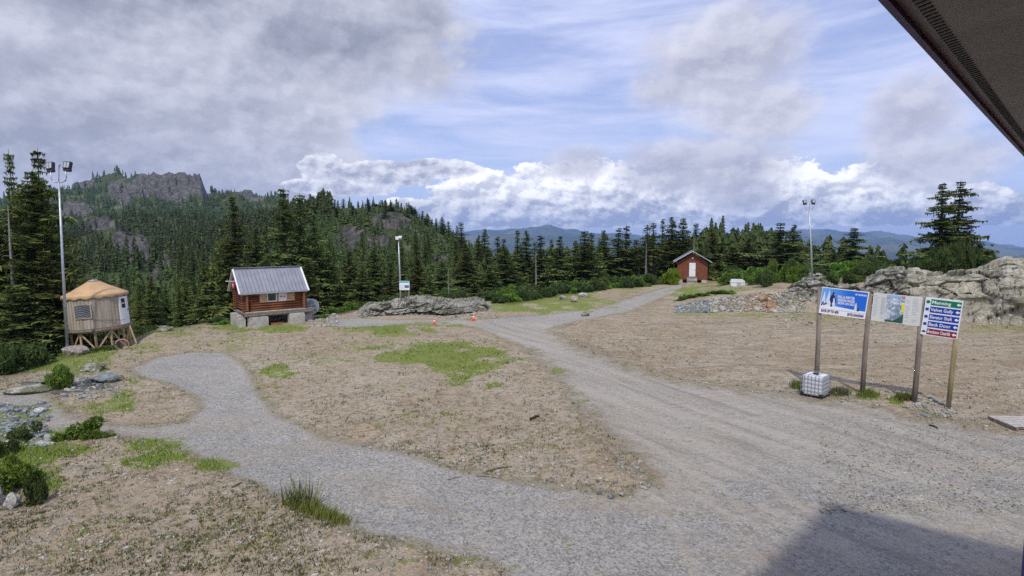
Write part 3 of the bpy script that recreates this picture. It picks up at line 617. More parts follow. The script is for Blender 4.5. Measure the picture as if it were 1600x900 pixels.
# ------------------------------------------------------------------ rocks
def ico(n):
    import bmesh
    bm = bmesh.new(); bmesh.ops.create_icosphere(bm, subdivisions=n, radius=1.0)
    V = np.array([v.co[:] for v in bm.verts]); F = np.array([[v.index for v in f.verts] for f in bm.faces]); bm.free(); return V, F
ICO = {n: ico(n) for n in (1, 2, 3, 4, 5)}
def rock_arr(seed, n=4, planes=16, rough=0.05):
    rs = np.random.RandomState(seed); U, F = ICO[n]
    N = rs.normal(size=(planes, 3)); N /= np.linalg.norm(N, axis=1)[:, None]; d = rs.uniform(0.5, 0.92, planes)
    dot = np.maximum(U @ N.T, 1e-3); r = np.minimum((d / dot).min(1), 1.05)
    V = U * r[:, None]
    if rough:
        V = V + U * (fbm(V[:, 0] * 3 + seed, V[:, 1] * 3 + V[:, 2] * 2.3, seed, 4) * rough * 2.2)[:, None]
    return V, F
def rock_mesh(name, seed, mat, n=4, planes=16, rough=0.05): 
    V, F = rock_arr(seed, n, planes, rough); return mesh_np(name, V, F, mat, False)
def boulder(px, v, w, h, mat, label, seed, y=None, depth=None, sink=0.25, name='boulder', group=None, rz=None):
    """px, v: middle of its foot in the photo; w, h in photo pixels"""
    x, yy = ground(px, v)
    if y: x, yy = at_y(px, v, y)[:2]
    k = yy / 880; W_, H_ = w * k / 2, h * k
    o = link(name, rock_mesh(name, seed, mat, 4, 15, 0.06), None, (x, yy, h1(x, yy) + H_ * (0.5 - sink)), (0, 0, rz if rz is not None else seed * 1.3), (W_, depth or W_ * 0.8, H_ * 0.62))
    return tag(o, label, 'boulder' if name == 'boulder' else 'rock', group)
boulder(117, 566, 40, 22, M_ROCKPINK, 'pinkish boulder at the foot of the tall lamp pole beside the round tent', 11, y=33, rz=0.2)
boulder(146, 577, 52, 13, M_ROCK, 'flat grey slab lying between the round bush and the gravel', 12, rz=0.1)
boulder(165, 598, 40, 19, M_ROCKBLUE, 'blue-grey jagged boulder in front of the flat slab', 13, rz=0.3)
boulder(136, 600, 22, 11, M_ROCKBLUE, 'small bluish stone left of the jagged blue-grey boulder', 14)
boulder(78, 598, 60, 12, M_ROCKTAN, 'low tan bedrock slab left of the round bush', 15, rz=0.2, name='rock_slab')
boulder(40, 612, 74, 12, M_ROCK, 'long low grey bedrock slab beside the paved patch on the far left', 16, rz=0.2, name='rock_slab')
boulder(18, 793, 26, 34, M_ROCKWHITE, 'pale white boulder at the left edge below the leafy bush', 17)
boulder(-8, 790, 26, 44, M_ROCKWHITE, 'pale boulder cut by the left edge of the picture', 18)
boulder(78, 690, 22, 12, M_ROCKWHITE, 'pale stone between the two lower left bushes', 19)
boulder(6, 742, 26, 16, M_ROCK, 'grey boulder among leaves above the pale white boulders', 20)
boulder(128, 548, 14, 10, M_ROCKWHITE, 'small pale stone under the round tent', 21, y=34)
boulder(747, 719, 13, 6, M_ROCKTAN, 'small yellowish stone on the bare ground near the lower path', 22)
boulder(955, 782, 15, 9, M_ROCKBLUE, 'bluish stone at the tip of the bare ground between the roads', 23)
boulder(973, 779, 13, 8, M_ROCK, 'grey stone right of the bluish one at the tip between the roads', 24)
boulder(936, 775, 14, 7, M_ROCKBLUE, 'small bluish stone left of the bluish one at the tip between the roads', 25)
boulder(1229, 598, 9, 8, M_ROCKWHITE, 'small white stone left of the white tank', 26)
boulder(1415, 637, 12, 8, M_ROCK, 'dark stone on the gravel under the coloured trail panel', 27)
boulder(250, 478, 0.01 + 30, 8, M_ROCK, 'grey rock behind the clearing edge near the log hut', 28, y=47)
boulder(915, 494, 20, 10, M_ROCKTAN, 'tan rock beside the path up to the red hut', 29)
boulder(897, 470, 16, 12, M_ROCKPINK, 'pinkish rock left of the path up to the red hut', 30, y=58)
boulder(912, 462, 18, 9, M_ROCKWHITE, 'pale rock in the shrubs left of the path up to the red hut', 31, y=62)
boulder(880, 462, 14, 10, M_ROCK, 'grey rock in the shrubs left of the pinkish rock', 32, y=60)
boulder(258, 530, 36, 10, M_ROCKTAN, 'low tan rock on the crest right of the round tent', 33, y=41)

def outcrop(name, pts, mat, label, back=6.0, seed=1, cellu=2.4, cellv=1.3, amp=0.45, ridged=0.25, res=0.13, cat='rock outcrop'):
    """pts: (px, v foot, v top) along the foot of the face"""
    B = np.array([ground(a, b_) for a, b_, c_ in pts]); hh = np.array([at_y(a, c_, g_[1])[2] for (a, b_, c_), g_ in zip(pts, B)])
    L = np.concatenate([[0], np.cumsum(np.linalg.norm(np.diff(B, axis=0), axis=1))]); n = int(L[-1] / res); s_ = np.linspace(0, L[-1], n)
    bx, by, hz_ = (np.interp(s_, L, a) for a in (B[:, 0], B[:, 1], hh))
    tap = np.clip(np.minimum(s_, L[-1] - s_) / 1.2, 0, 1) ** 0.6
    hz_ = hz_ * tap
    w = np.concatenate([np.linspace(0, 1, 34), 1 + np.linspace(0, 1, 22)[1:], 2 + np.linspace(0, 1, 10)[1:]])
    SS, Wt = np.meshgrid(s_, w)
    BX, BY, HZ = np.tile(bx, (len(w), 1)), np.tile(by, (len(w), 1)), np.tile(hz_, (len(w), 1))
    # away from the camera
    nn = np.hypot(BX, BY); nx, ny = BX / nn, BY / nn
    w1 = np.clip(Wt, 0, 1); w2 = np.clip(Wt - 1, 0, 1); w3 = np.clip(Wt - 2, 0, 1)
    zf = HZ * (np.sin(w1 * math.pi / 2) ** 0.8) * (1 + 0.06 * w2) ; zf = zf * (1 - w3 ** 1.5) - 1.0 * w3 - 0.5 * (w1 < 0.03)
    bd = 0.25 * w1 + 0.55 * w1 ** 3 * HZ * 0.5 + back * w2 + 1.5 * w3
    f1, f2, idv = vor2(SS / cellu + 0.25 * fbm(SS / 2, zf / 2, seed, 2), (zf + bd * 0.7) / cellv + seed, seed)
    g1, g2, idw = vor2(SS / (cellu * 0.33), (zf + bd * 0.7) / (cellv * 0.36) + seed, seed + 9)
    crack = np.clip((f2 - f1) / 0.10, 0, 1); crk2 = np.clip((g2 - g1) / 0.16, 0, 1)
    fade = np.clip(HZ / 1.2, 0.15, 1) * (1 - w3)
    dsp = ((idv - 0.5) * amp * 1.5 - (1 - crack) * 0.30 + (idw - 0.5) * amp * 0.55 - (1 - crk2) * 0.10 + fbm(SS * 0.9, zf * 0.9 + bd, seed + 4, 5) * ridged) * fade
    k1 = 1 - 0.75 * w2                              # displacement goes forward on the face, upward on the top
    X = BX + nx * (bd - dsp * k1); Y = BY + ny * (bd - dsp * k1)
    Z = zf + dsp * 0.75 * np.clip(w1 * 1.4 - 0.5, 0, 1)
    Z = np.where(w3 > 0.5, Z - 1.5, Z)
    i = np.arange(X.size).reshape(X.shape)
    F = np.stack([i[:-1, :-1], i[:-1, 1:], i[1:, 1:], i[1:, :-1]], -1).reshape(-1, 4)
    o = link(name, mesh_np(name, np.stack([X, Y, Z], -1).reshape(-1, 3), F, mat, False))
    return tag(o, label, cat)
outcrop('rock_wall', [(1388,494,434),(1402,495,431),(1425,497,432),(1450,499,436),(1490,502,433),(1530,504,430),(1548,505,422),(1566,507,416),(1592,509,419),(1640,512,418),(1720,520,424),(1830,530,436)], M_ROCKTAN,
        'tall pale cut rock wall with long cracks behind the sign boards', 6, 5, 3.4, 1.7, 0.62, 0.28, 0.09)
outcrop('rock_outcrop', [(1326,487,462),(1345,488,447),(1368,490,434),(1385,491,428),(1405,493,428),(1432,496,432)], M_ROCK,
        'dark knobbly rock outcrop between the rock wall and the lamp mound', 6, 8, 1.5, 1.0, 0.5, 0.35, 0.11)
outcrop('rock_mound', [(1205,478,465),(1225,480,456),(1245,481,446),(1262,482,439),(1282,483,441),(1300,484,450),(1318,486,452),(1345,487,445),(1360,488,442)], M_ROCK,
        'broken rock mound that carries the right lamp pole', 6, 14, 1.6, 0.8, 0.5, 0.3, 0.11)
outcrop('rock_outcrop', [(560,497,486),(580,498,484),(600,498,482),(622,497,480),(645,496,474),(670,495,476),(695,494,477),(715,492,480),(740,489,477),(757,487,479),(768,485,483)], M_ROCK,
        'long low grey rock outcrop below the small sign and thin lamp pole', 5, 23, 1.7, 0.55, 0.62, 0.35, 0.09)

def scatter_mesh(name, items, mats, kind='stuff', n=1):
    """items: (x, y, z, sx, sy, sz, rz, seed%8, mat index)"""
    base = [rock_arr(900 + i, n, 9, 0.0)[0] for i in range(8)]; F0 = ICO[n][1]
    V = []; F = []; MI = []; c = 0
    for (x, y, z, sx, sy, sz, rz, sd_, mi) in items:
        p = base[sd_ % 8] * (sx, sy, sz); cc, s2 = math.cos(rz), math.sin(rz)
        V.append(np.stack([p[:, 0] * cc - p[:, 1] * s2 + x, p[:, 0] * s2 + p[:, 1] * cc + y, p[:, 2] + z], -1)); F.append(F0 + c); c += len(p); MI += [mi] * len(F0)
    me = mesh_np(name, np.concatenate(V), np.concatenate(F)); 
    for mm in mats: me.materials.append(mm)
    me.polygons.foreach_set('material_index', MI)
    return tag(link(name, me), kind=kind)
RM = [M_ROCKTAN, M_ROCK, M_ROCKORG, M_ROCKBLUE, M_ROCKWHITE, M_ROCKPINK]
# rubble bank right of the path: the larger stones are things, the rest rubble
items = []; big = []
for i in range(1500):
    px = rnd.uniform(1056, 1262); f = (px - 1056) / 206
    v_top = np.interp(px, [1056, 1090, 1130, 1180, 1262], [474, 462, 456, 449, 452]); v_b = np.interp(px, [1056, 1100, 1200, 1262], [482, 484, 480, 482])
    v = v_top + (v_b - v_top) * rnd.random(); y = np.interp(v, [v_top, v_b], [54.6, 50.2]) + rnd.uniform(-.3, .3) 
    x = (px - 800) / 880 * y; r = rnd.uniform(0.06, 0.17) * (1.6 if rnd.random() < 0.12 else 1)
    mi = 2 if 1165 < px < 1215 and rnd.random() < 0.55 else (3 if px < 1110 and rnd.random() < 0.45 else rnd.choice([0, 0, 1, 1, 4, 5]))
    it = (x, y, h1(x, y) + r * 0.3, r * rnd.uniform(.9, 1.5), r, r * rnd.uniform(.6, 1), rnd.uniform(0, 3), i, mi)
    items.append(it)
scatter_mesh('rubble', items, RM, n=2)
COLNAME = ['tan', 'grey', 'rusty', 'blue-grey', 'pale', 'pinkish']
for i, (px, v, w, h, mi, lab) in enumerate([(1086,478,18,12,3,'blue-grey block at the left end of the rubble bank'),(1106,480,14,10,3,'blue-grey block in the rubble right of the end block'),(1128,474,14,9,4,'pale block in the middle of the rubble bank'),
        (1192,459,16,12,2,'rusty red block on top of the rubble bank'),(1205,470,18,12,2,'orange block halfway down the rubble bank'),(1183,478,14,9,4,'white block at the foot of the rubble under the rusty block'),
        (1222,462,26,13,1,'grey block where the rubble meets the rock mound'),(1152,477,15,9,0,'tan block at the foot of the rubble below the white bin'),(1209,478,12,7,4,'pale block at the foot of the rubble under the orange block'),(1238,476,26,13,0,'tan block at the foot of the rock mound')]):
    boulder(px, v, w, h, RM[mi], lab, 60 + i, y=50.2 + (480 - v) * 0.14)
# stones strewn on the bare ground
items = []
def strew(n, fx, fv, r0, r1, mats, skiproad=True):
    for i in range(n):
        px, v = fx(), fv(); x, y = ground(px, v)
        items.append((x, y, 0, r0, r1, mats, i))
def scat(n, px0, px1, v0, v1, r0, r1, mats, name_items, keep=None):
    P_ = np.array([[rnd.uniform(px0, px1), v0 + (v1 - v0) * rnd.random() ** 1.0] for _ in range(n)])
    XY = np.array([ground(a, b_) for a, b_ in P_]); sd_ = road_sd(XY[:, 0], XY[:, 1]); Z = H(XY[:, 0], XY[:, 1], sd_)
    for i in range(n):
        if keep is not None and not keep(P_[i], sd_[i]): continue
        r = r0 + (r1 - r0) * rnd.random() ** 3
        name_items.append((XY[i, 0], XY[i, 1], Z[i] + r * .25, r * rnd.uniform(.9, 1.5), r, r * rnd.uniform(.5, .9), rnd.uniform(0, 3), i, rnd.choice(mats)))
offroad = lambda p, s_: s_ < 0.05
G1 = []
scat(5200, 0, 1600, 510, 900, 0.015, 0.07, [0, 0, 1, 4, 5], G1, offroad)
scat(1500, 0, 760, 690, 900, 0.012, 0.05, [0, 1, 4, 3], G1, offroad)
scat(900, 1000, 1600, 500, 640, 0.03, 0.12, [0, 0, 1, 5], G1, offroad)
scat(500, 600, 1030, 700, 785, 0.02, 0.08, [1, 3, 4], G1, lambda p, s_: -0.9 < s_ < 0.0)
scat(1500, 380, 1030, 560, 800, 0.015, 0.06, [1, 0, 3], G1, lambda p, s_: -0.45 < s_ < 0.1)
scat(260, 0, 75, 630, 700, 0.05, 0.22, [3, 3, 4, 1], G1)
scat(200, 100, 190, 580, 625, 0.04, 0.14, [3, 4, 1], G1)
scat(120, 1425, 1500, 622, 652, 0.04, 0.13, [3, 4, 1], G1)
scat(160, 480, 530, 488, 512, 0.06, 0.2, [4, 0], G1)
scat(420, 556, 780, 484, 499, 0.06, 0.22, [1, 4, 0], G1, offroad)
scat(500, 1210, 1600, 484, 512, 0.05, 0.18, [0, 1, 4], G1, offroad)
scat(4200, 1280, 1600, 650, 800, 0.012, 0.04, [1, 4, 1], G1)
scat(5000, 200, 1600, 560, 900, 0.008, 0.022, [1, 4, 1], G1, lambda p, s_: s_ > 0)
scatter_mesh('loose_stones', G1, RM, n=1)

# ------------------------------------------------------------------ plants
LANDM = [(14, 'the slim tree'), (92, 'the tall lamp pole'), (150, 'the round tent'), (232, 'the cliff summit'), (300, 'the tent'), (363, 'the left gable'), (425, 'the log hut roof'), (487, 'the silver drum'), (560, 'the outcrop end'), (624, 'the thin lamp pole'), (690, 'the outcrop middle'), (740, 'the right cone'), (820, 'the dark pair'), (875, 'the broad conifer'), (915, 'the tallest conifer'), (966, 'the double-topped conifer'), (1011, 'the stalky bare trunk'), (1081, 'the red hut'), (1152, 'the white bin'), (1218, 'the flat-boughed conifer'), (1268, 'the right lamp pole'), (1335, 'the lone layered conifer'), (1400, 'the map board'), (1490, 'the tall tree pair')]
def where(px, v):
    a, n_ = min(LANDM, key=lambda t: abs(t[0] - px)); d = px - a
    return ('in line with ' if abs(d) < 6 else ('just left of ' if d > -16 else 'left of ') if d < 0 else ('just right of ' if d < 16 else 'right of ')) + n_
KADJ = {'full': 'full', 'full2': 'shaggy', 'full3': 'dense', 'spire': 'slim', 'spire2': 'thin', 'thin': 'sparse', 'stalk': 'bare-stemmed', 'young': 'bushy'}
def sizeword(hh, h0, h1_):
    f = (hh - h0) / (h1_ - h0); return 'short' if f < .3 else 'middling' if f < .7 else 'tall'
def conifer_mesh(name, seed, levels=46, per=7, gap=0.0, taper=1.0, droop=0.35, base=0.03, width=None, steps=7, ragged=0.35, lean=0.0, hgt=12.0, rad=2.6):
    """real-size crown (height hgt, largest branch rad) made of drooping sprays"""
    rs = np.random.RandomState(seed); T = []
    for l in range(levels):
        f = (l + rs.uniform(-.4, .4)) / levels; f = min(max(f, 0.0), 0.995); z = hgt * (base + (1 - base) * f)
        prof = ((1 - f) ** (taper * 0.8)) * (0.6 + 0.4 * min(1, f / 0.15 + 0.25)) if width is None else width(f)
        lump = 1 + ragged * math.sin(l * 0.9 + seed) * rs.uniform(0.3, 1)
        for k in range(per):
            if rs.rand() < gap * (1 - f): continue
            a = rs.uniform(0, 2 * math.pi); L = max(0.34, rad * prof * lump * rs.uniform(0.55, 1.15))
            d = np.array([math.cos(a), math.sin(a)]); sd_ = np.array([-d[1], d[0]]); n = max(3, int(steps * min(1, 0.4 + L / rad)))
            rise = rs.uniform(-0.1, 0.25) * (0.3 + f) ; dr = droop * rs.uniform(0.7, 1.3) * (1 - 0.6 * f)
            t = np.linspace(0.05, 1, n + 1); px_ = d[0] * L * t; py_ = d[1] * L * t; pz = z + L * (rise * t - dr * t ** 1.6 + 0.10 * t ** 4)
            wid = (0.34 * L * (1 - t) ** 0.7 * (0.5 + t) + 0.10) * rs.uniform(0.8, 1.2)
            for j in range(n):
                for sg in (-1, 1):
                    w_ = wid[j] * rs.uniform(0.65, 1.25); h_ = -w_ * rs.uniform(0.15, 0.55)
                    p0 = (px_[j], py_[j], pz[j]); p1 = (px_[j + 1], py_[j + 1], pz[j + 1])
                    fw = L / n * rs.uniform(0.4, 1.3)
                    p2 = (px_[j] + sd_[0] * sg * w_ + d[0] * fw, py_[j] + sd_[1] * sg * w_ + d[1] * fw, pz[j] + h_)
                    T.append((p0, p1, p2))
                if rs.rand() < 0.75:       # hanging twig
                    w_ = 0.12 + 0.10 * L * rs.rand(); q0 = (px_[j], py_[j], pz[j]); q1 = (px_[j + 1], py_[j + 1], pz[j + 1])
                    T.append((q0, q1, ((q0[0] + q1[0]) / 2 + rs.normal() * .06, (q0[1] + q1[1]) / 2 + rs.normal() * .06, pz[j] - w_ * rs.uniform(1, 2.2))))
                if rs.rand() < 0.45:       # upright tuft catching light
                    w_ = 0.10 + 0.08 * L * rs.rand(); q0 = (px_[j] - sd_[0] * w_, py_[j] - sd_[1] * w_, pz[j]); q1 = (px_[j] + sd_[0] * w_, py_[j] + sd_[1] * w_, pz[j])
                    T.append((q0, q1, (px_[j + 1] + d[0] * .1, py_[j + 1] + d[1] * .1, pz[j] + w_ * rs.uniform(.3, 1.0))))
    T = np.array(T, dtype=np.float32)
    lx = lean * (T[..., 2] / hgt) ** 2; T[..., 0] += lx
    top = np.array([[(-.05, 0, hgt * .96), (.05, 0, hgt * .96), (lean, 0, hgt * 1.015)], [(0, -.05, hgt * .96), (0, .05, hgt * .96), (lean, 0, hgt * 1.015)]], dtype=np.float32)
    T = np.concatenate([T, top]); V = T.reshape(-1, 3)
    return mesh_np(name, V, np.arange(len(V)).reshape(-1, 3), M_NEEDLE)
def trunk_mesh(hgt, r, lean=0.0, mat=M_BARK):
    n = 8; pts = [(lean * (i / n) ** 2, 0, hgt * i / n - (0.6 if i == 0 else 0)) for i in range(n + 1)]
    return MB().tube(pts, [r * (1 - 0.93 * i / n) for i in range(n + 1)], 8).mesh('trunk', mat, True)
SP = {}
def spec(k, seed, **kw): 
    hg, rd, ln = kw.get('hgt', 12.0), kw.get('rad', 2.6), kw.get('lean', 0.0)
    SP[k] = (conifer_mesh('crown', seed, **kw), trunk_mesh(hg * 0.97, kw.pop('tr', 0.22), ln), hg, rd)
spec('full', 1, levels=48, per=8, rad=2.9)
spec('full2', 2, levels=44, per=8, rad=2.7, ragged=0.5, droop=0.45)
spec('full3', 12, levels=52, per=7, rad=2.5, ragged=0.3, taper=0.85)
spec('spire', 3, levels=46, per=6, rad=1.5, taper=0.8, droop=0.5)
spec('spire2', 4, levels=40, per=6, rad=1.3, taper=0.7, ragged=0.6, droop=0.5, gap=0.15)
spec('thin', 5, levels=44, per=6, rad=1.2, gap=0.25, taper=0.75, ragged=0.5, base=0.12)
spec('open', 6, levels=40, per=8, rad=2.4, gap=0.3, ragged=0.7, base=0.18, taper=0.8, droop=0.25)
spec('stalk', 7, levels=26, per=5, rad=1.5, gap=0.2, base=0.45, ragged=0.4)
spec('wide', 8, levels=54, per=11, rad=3.6, taper=0.75, ragged=0.3, droop=0.4, steps=9)
spec('wind', 9, levels=34, per=9, rad=2.5, gap=0.15, ragged=1.1, base=0.10, taper=0.9, droop=0.22, steps=9)
spec('wind2', 19, levels=36, per=8, rad=2.3, gap=0.15, ragged=1.0, base=0.10, taper=0.9, droop=0.25, steps=9)
spec('pair', 29, levels=46, per=10, rad=2.3, gap=0.05, ragged=1.05, base=0.05, taper=0.9, droop=0.40, steps=9)
spec('pair2', 30, levels=44, per=10, rad=2.3, gap=0.08, ragged=1.15, base=0.05, taper=0.85, droop=0.32, steps=9)
spec('young', 10, levels=30, per=9, rad=2.6, hgt=8.0, taper=0.9, base=0.0)
NTREE = 0
def tree(px, vtop, y, kind, label, group=None, wpx=None, zb=None, cat='tree', name='conifer_tree', rz=None, tilt=0.0, xw=None):
    global NTREE
    NTREE += 1
    crown, trunk, hg, rd = SP[kind]; p = at_y(px, vtop, y); x = p[0]; zb = h1(x, y) if zb is None else zb
    hh = max(1.5, p[2] - zb); sz = hh / hg; sr = (wpx * 1.28 * y / 880 / 2) / rd if wpx else sz
    o = empty(name, (x, y, zb - 0.15), rnd.uniform(0, 6.28) if rz is None else rz, label, cat, group)
    o.rotation_euler[1] = tilt
    if not tilt: o.rotation_euler[0], o.rotation_euler[1] = rnd.gauss(0, .018), rnd.gauss(0, .018)
    for nm, me in (('trunk', trunk), ('crown', crown)): link(nm, me, o, scale=(sr * rnd.uniform(.92, 1.08), sr * rnd.uniform(.92, 1.08), sz))
    return o
# the dark group at the left edge
tree(14, 231, 38, 'thin', 'slim pointed conifer with a bare lower trunk at the left edge', wpx=34)
tree(48, 229, 39, 'spire', 'tallest dark conifer in the clump left of the tall lamp pole', wpx=64)
tree(40, 262, 37, 'wide', 'broad dark conifer in front of the tallest one at the left edge', wpx=150)
tree(76, 300, 40, 'full2', 'conifer with drooping boughs just left of the tall lamp pole', wpx=90)
tree(-6, 330, 36, 'wide', 'broad conifer cut by the left edge of the picture', wpx=130)
tree(62, 385, 36, 'full', 'dark conifer low in the left clump behind the lamp pole', wpx=110)
tree(100, 420, 42, 'full2', 'short dark conifer directly behind the lamp pole', wpx=60)
tree(20, 440, 34, 'young', 'low bushy conifer at the bottom of the left clump', wpx=120)
tree(118, 400, 48, 'spire', 'slim dark conifer between lamp pole and round tent', wpx=44)
tree(-60, 300, 38, 'wide', 'conifer outside the left edge beside the dark clump', wpx=160)
# the two big firs behind the log hut and their neighbours
tree(363, 302, 56, 'full', 'big conifer behind the left gable of the log hut', wpx=78)
tree(440, 291, 58, 'full2', 'big broad conifer rising behind the roof of the log hut', wpx=100)
tree(468, 300, 60, 'spire', 'pointed conifer right of the broad one behind the log hut', wpx=60)
tree(493, 330, 62, 'full', 'dark conifer behind the right end of the log hut', wpx=70)
tree(400, 352, 60, 'full', 'lower conifer between the two big ones behind the log hut', wpx=60)
tree(338, 372, 58, 'young', 'rounded conifer left of the big ones behind the log hut', wpx=56)
tree(318, 405, 56, 'full2', 'small conifer low on the slope left of the log hut', wpx=44)
tree(415, 400, 54, 'young', 'bushy conifer close behind the log hut roof', wpx=70)
tree(478, 400, 56, 'young', 'bushy conifer behind the silver drum', wpx=60)
tree(512, 392, 62, 'full2', 'conifer on the slope right of the silver drum', wpx=56)
tree(545, 388, 66, 'full', 'full conifer on the slope left of the thin lamp pole', wpx=58)
tree(584, 383, 66, 'full3', 'tallest conifer just left of the thin lamp pole', wpx=56)
tree(566, 410, 62, 'young', 'low conifer left of the rock outcrop', wpx=46)
tree(530, 440, 58, 'young', 'low dark conifer above the end of the gravel branch', wpx=50)
tree(607, 408, 64, 'spire', 'slim conifer immediately behind the thin lamp pole', wpx=34)
tree(655, 398, 66, 'full', 'conifer right behind the small white sign', wpx=50)
tree(690, 405, 68, 'full2', 'dense conifer between the small sign and the stalky trees', wpx=52)
tree(672, 430, 62, 'young', 'low conifer above the middle of the rock outcrop', wpx=40)
tree(727, 391, 78, 'full', 'symmetrical light green conifer on the slope above the two cones', wpx=62)
tree(742, 440, 66, 'young', 'small round conifer near the end of the rock outcrop', wpx=36)
tree(790, 385, 84, 'full3', 'broad conifer left of the central gap', wpx=60)
tree(765, 415, 80, 'full', 'low conifer under the symmetrical light green one', wpx=44)
# skyline of the rocky hill
for px, v, k, w in [(486,322,'spire',13),(497,309,'spire2',10),(506,308,'spire2',9),(523,311,'spire',12),(536,310,'spire2',10),(528,325,'full3',18),(552,321,'full3',16),(576,311,'spire',13),(588,319,'young',16),(597,312,'spire2',9),(602,312,'spire',11),(611,315,'spire',15),
                    (636,316,'spire2',11),(642,320,'full3',18),(649,326,'spire',12),(660,329,'spire',12),(668,334,'full3',16),(681,340,'spire2',10),(691,338,'full3',18),(701,345,'spire',14),(714,352,'spire2',10)]:
    yy = 205 + rnd.uniform(0, 40); tree(px, v, yy, k, '%s conifer on the skyline of the rocky hill, %s' % (KADJ[k], where(px, v)), 'skyline conifers of the rocky hill', wpx=w * 1.15)
# the ones standing out against the blue ridges
for i, (px, v, y, k, w, lab) in enumerate([
 (722,346,150,'spire',18,'conifer poking above the shoulder where the rocky hill ends'),(748,366,120,'full3',22,'squat conifer left of the blue gap in the ridge'),(757,356,125,'full3',24,'round-topped conifer at the foot of the rocky hill'),(779,368,110,'spire',18,'narrow conifer right of the round-topped one'),(788,371,108,'spire2',16,'thin conifer beside the narrow one left of centre'),
 (809,358,100,'spire',18,'slim dark conifer standing alone against the blue ridge'),(820,358,98,'full3',30,'tall dark conifer right of the slim one against the blue ridge'),(836,376,104,'spire2',16,'thin half bare conifer in the gap left of centre'),(845,366,92,'spire',28,'pointed conifer with grey twigs in the middle of the row'),(862,372,95,'full2',24,'conifer shoulder to shoulder with the pointed one'),
 (875,366,88,'full',38,'broad conifer in the middle of the forest edge'),(898,374,90,'full2',30,'dark conifer filling the dip left of the tall centre one'),(915,358,82,'full',52,'tallest light green conifer in the middle of the forest edge'),(924,362,90,'spire',22,'narrow top just right of the tallest middle conifer'),(945,358,92,'full3',32,'dark conifer left of the double-topped one'),
 (966,354,92,'full2',36,'double-topped dark conifer left part'),(977,351,94,'spire',26,'double-topped dark conifer right part'),(995,372,92,'full',34,'low conifer left of the grey dead trunks'),(1011,349,88,'stalk',24,'stalky conifer with a long bare grey trunk left of the red hut'),(1024,346,90,'stalk',22,'second stalky conifer with bare trunk nearer the red hut'),(1035,340,95,'spire',16,'thin spire rising behind the stalky conifers'),
 (1051,337,90,'full3',34,'tall conifer behind the left roof slope of the red hut'),(1068,338,90,'full',42,'tall conifer directly behind the ridge of the red hut'),(1088,347,110,'spire',20,'slim conifer far behind the right roof slope of the red hut'),(1098,360,100,'spire2',18,'half bare conifer behind the red hut roof'),(1115,355,90,'full2',34,'drooping conifer right of the red hut'),
 (1128,368,98,'spire',22,'slim conifer between drooping and broad ones right of the red hut'),(1146,384,92,'full',36,'low conifer above the white bin'),(1170,370,90,'full',44,'broad conifer on the rise right of the white bin'),(1197,392,88,'full2',34,'low conifer left of the flat-boughed one'),(1218,346,84,'wind',52,'flat-boughed conifer with a pointed top left of the right lamp pole'),
 (1240,349,86,'full3',34,'tall pointed conifer just left of the right lamp pole'),(1262,377,110,'spire2',14,'thin distant conifer behind the right lamp pole'),(1275,382,108,'spire2',14,'thin distant conifer right of the right lamp pole'),(1286,392,106,'full3',20,'small distant conifer beyond the right lamp pole'),
 (1303,388,80,'full',34,'small dark conifer left of the lone layered one'),(1335,354,72,'pair',44,'lone layered conifer standing above the sign boards'),(1350,395,74,'full2',26,'low conifer leaning on the lone layered one'),(1364,387,72,'spire',22,'slim conifer right of the lone layered one'),(1376,391,73,'spire',20,'slimmest conifer at the end of the row above the map board'),(1385,408,72,'young',18,'last little conifer of the row above the map board'),
 (1478,284,62,'pair',46,'left tree of the tall pair on the rock wall'),(1502,280,63,'pair2',50,'right tree of the tall pair on the rock wall'),(1489,345,62,'full2',70,'dense conifer filling the foot of the tall pair'),(1512,350,61,'open',50,'open conifer on the right side of the tall pair'),(1470,372,60,'full',44,'short conifer on the left side of the tall pair')]):
    tree(px, v, y, k, lab, wpx=w * (1.28 if k in ('pair', 'pair2') else 1.12 if px > 1270 else 1.5))
# snags
def snag_mesh(seed, hgt=8.0):
    rs = random.Random(seed); mb = MB(); mb.tube([(0, 0, -.5), (.05, 0, hgt * .5), (.12, .05, hgt)], [.17, .11, .02], 7)
    for i in range(26):
        z = hgt * rs.uniform(.25, .95); a = rs.uniform(0, 6.28); L = rs.uniform(.4, 1.3) * (1.1 - z / hgt)
        mb.tube([(0.05, 0, z), (math.cos(a) * L * .6, math.sin(a) * L * .6, z + .05), (math.cos(a) * L, math.sin(a) * L, z - .15 * L)], [.035, .02, .006], 4)
    return mb
for i, (px, v, vb, y, lab) in enumerate([(1084,372,440,86,'grey dead tree with bare twigs behind the red hut'),(1010,378,432,84,'grey dead trunk left of the red hut'),(838,392,470,76,'dead tree with grey twigs in the forest edge left of centre'),(701,420,478,64,'short dead trunk standing above the rock outcrop'),(1152,378,430,100,'dead grey spike on the rise right of the red hut'),(646,366,400,150,'grey dead trunk on the flank of the rocky hill'),(10,320,440,35.0,'bare pale trunk at the left edge below the slim pointed conifer'),(586,405,470,68,'pale dead trunk behind the thin lamp pole')]):
    p = at_y(px, v, y); zb = at_y(px, vb, y)[2]; hh = p[2] - zb
    o = empty('dead_tree', (p[0], y, zb), i * 1.1, lab, 'dead tree')
    me = snag_mesh(i + 3).mesh('trunk', M_SNAG); link('trunk', me, o, scale=(hh / 8 * .9, hh / 8 * .9, hh / 8))
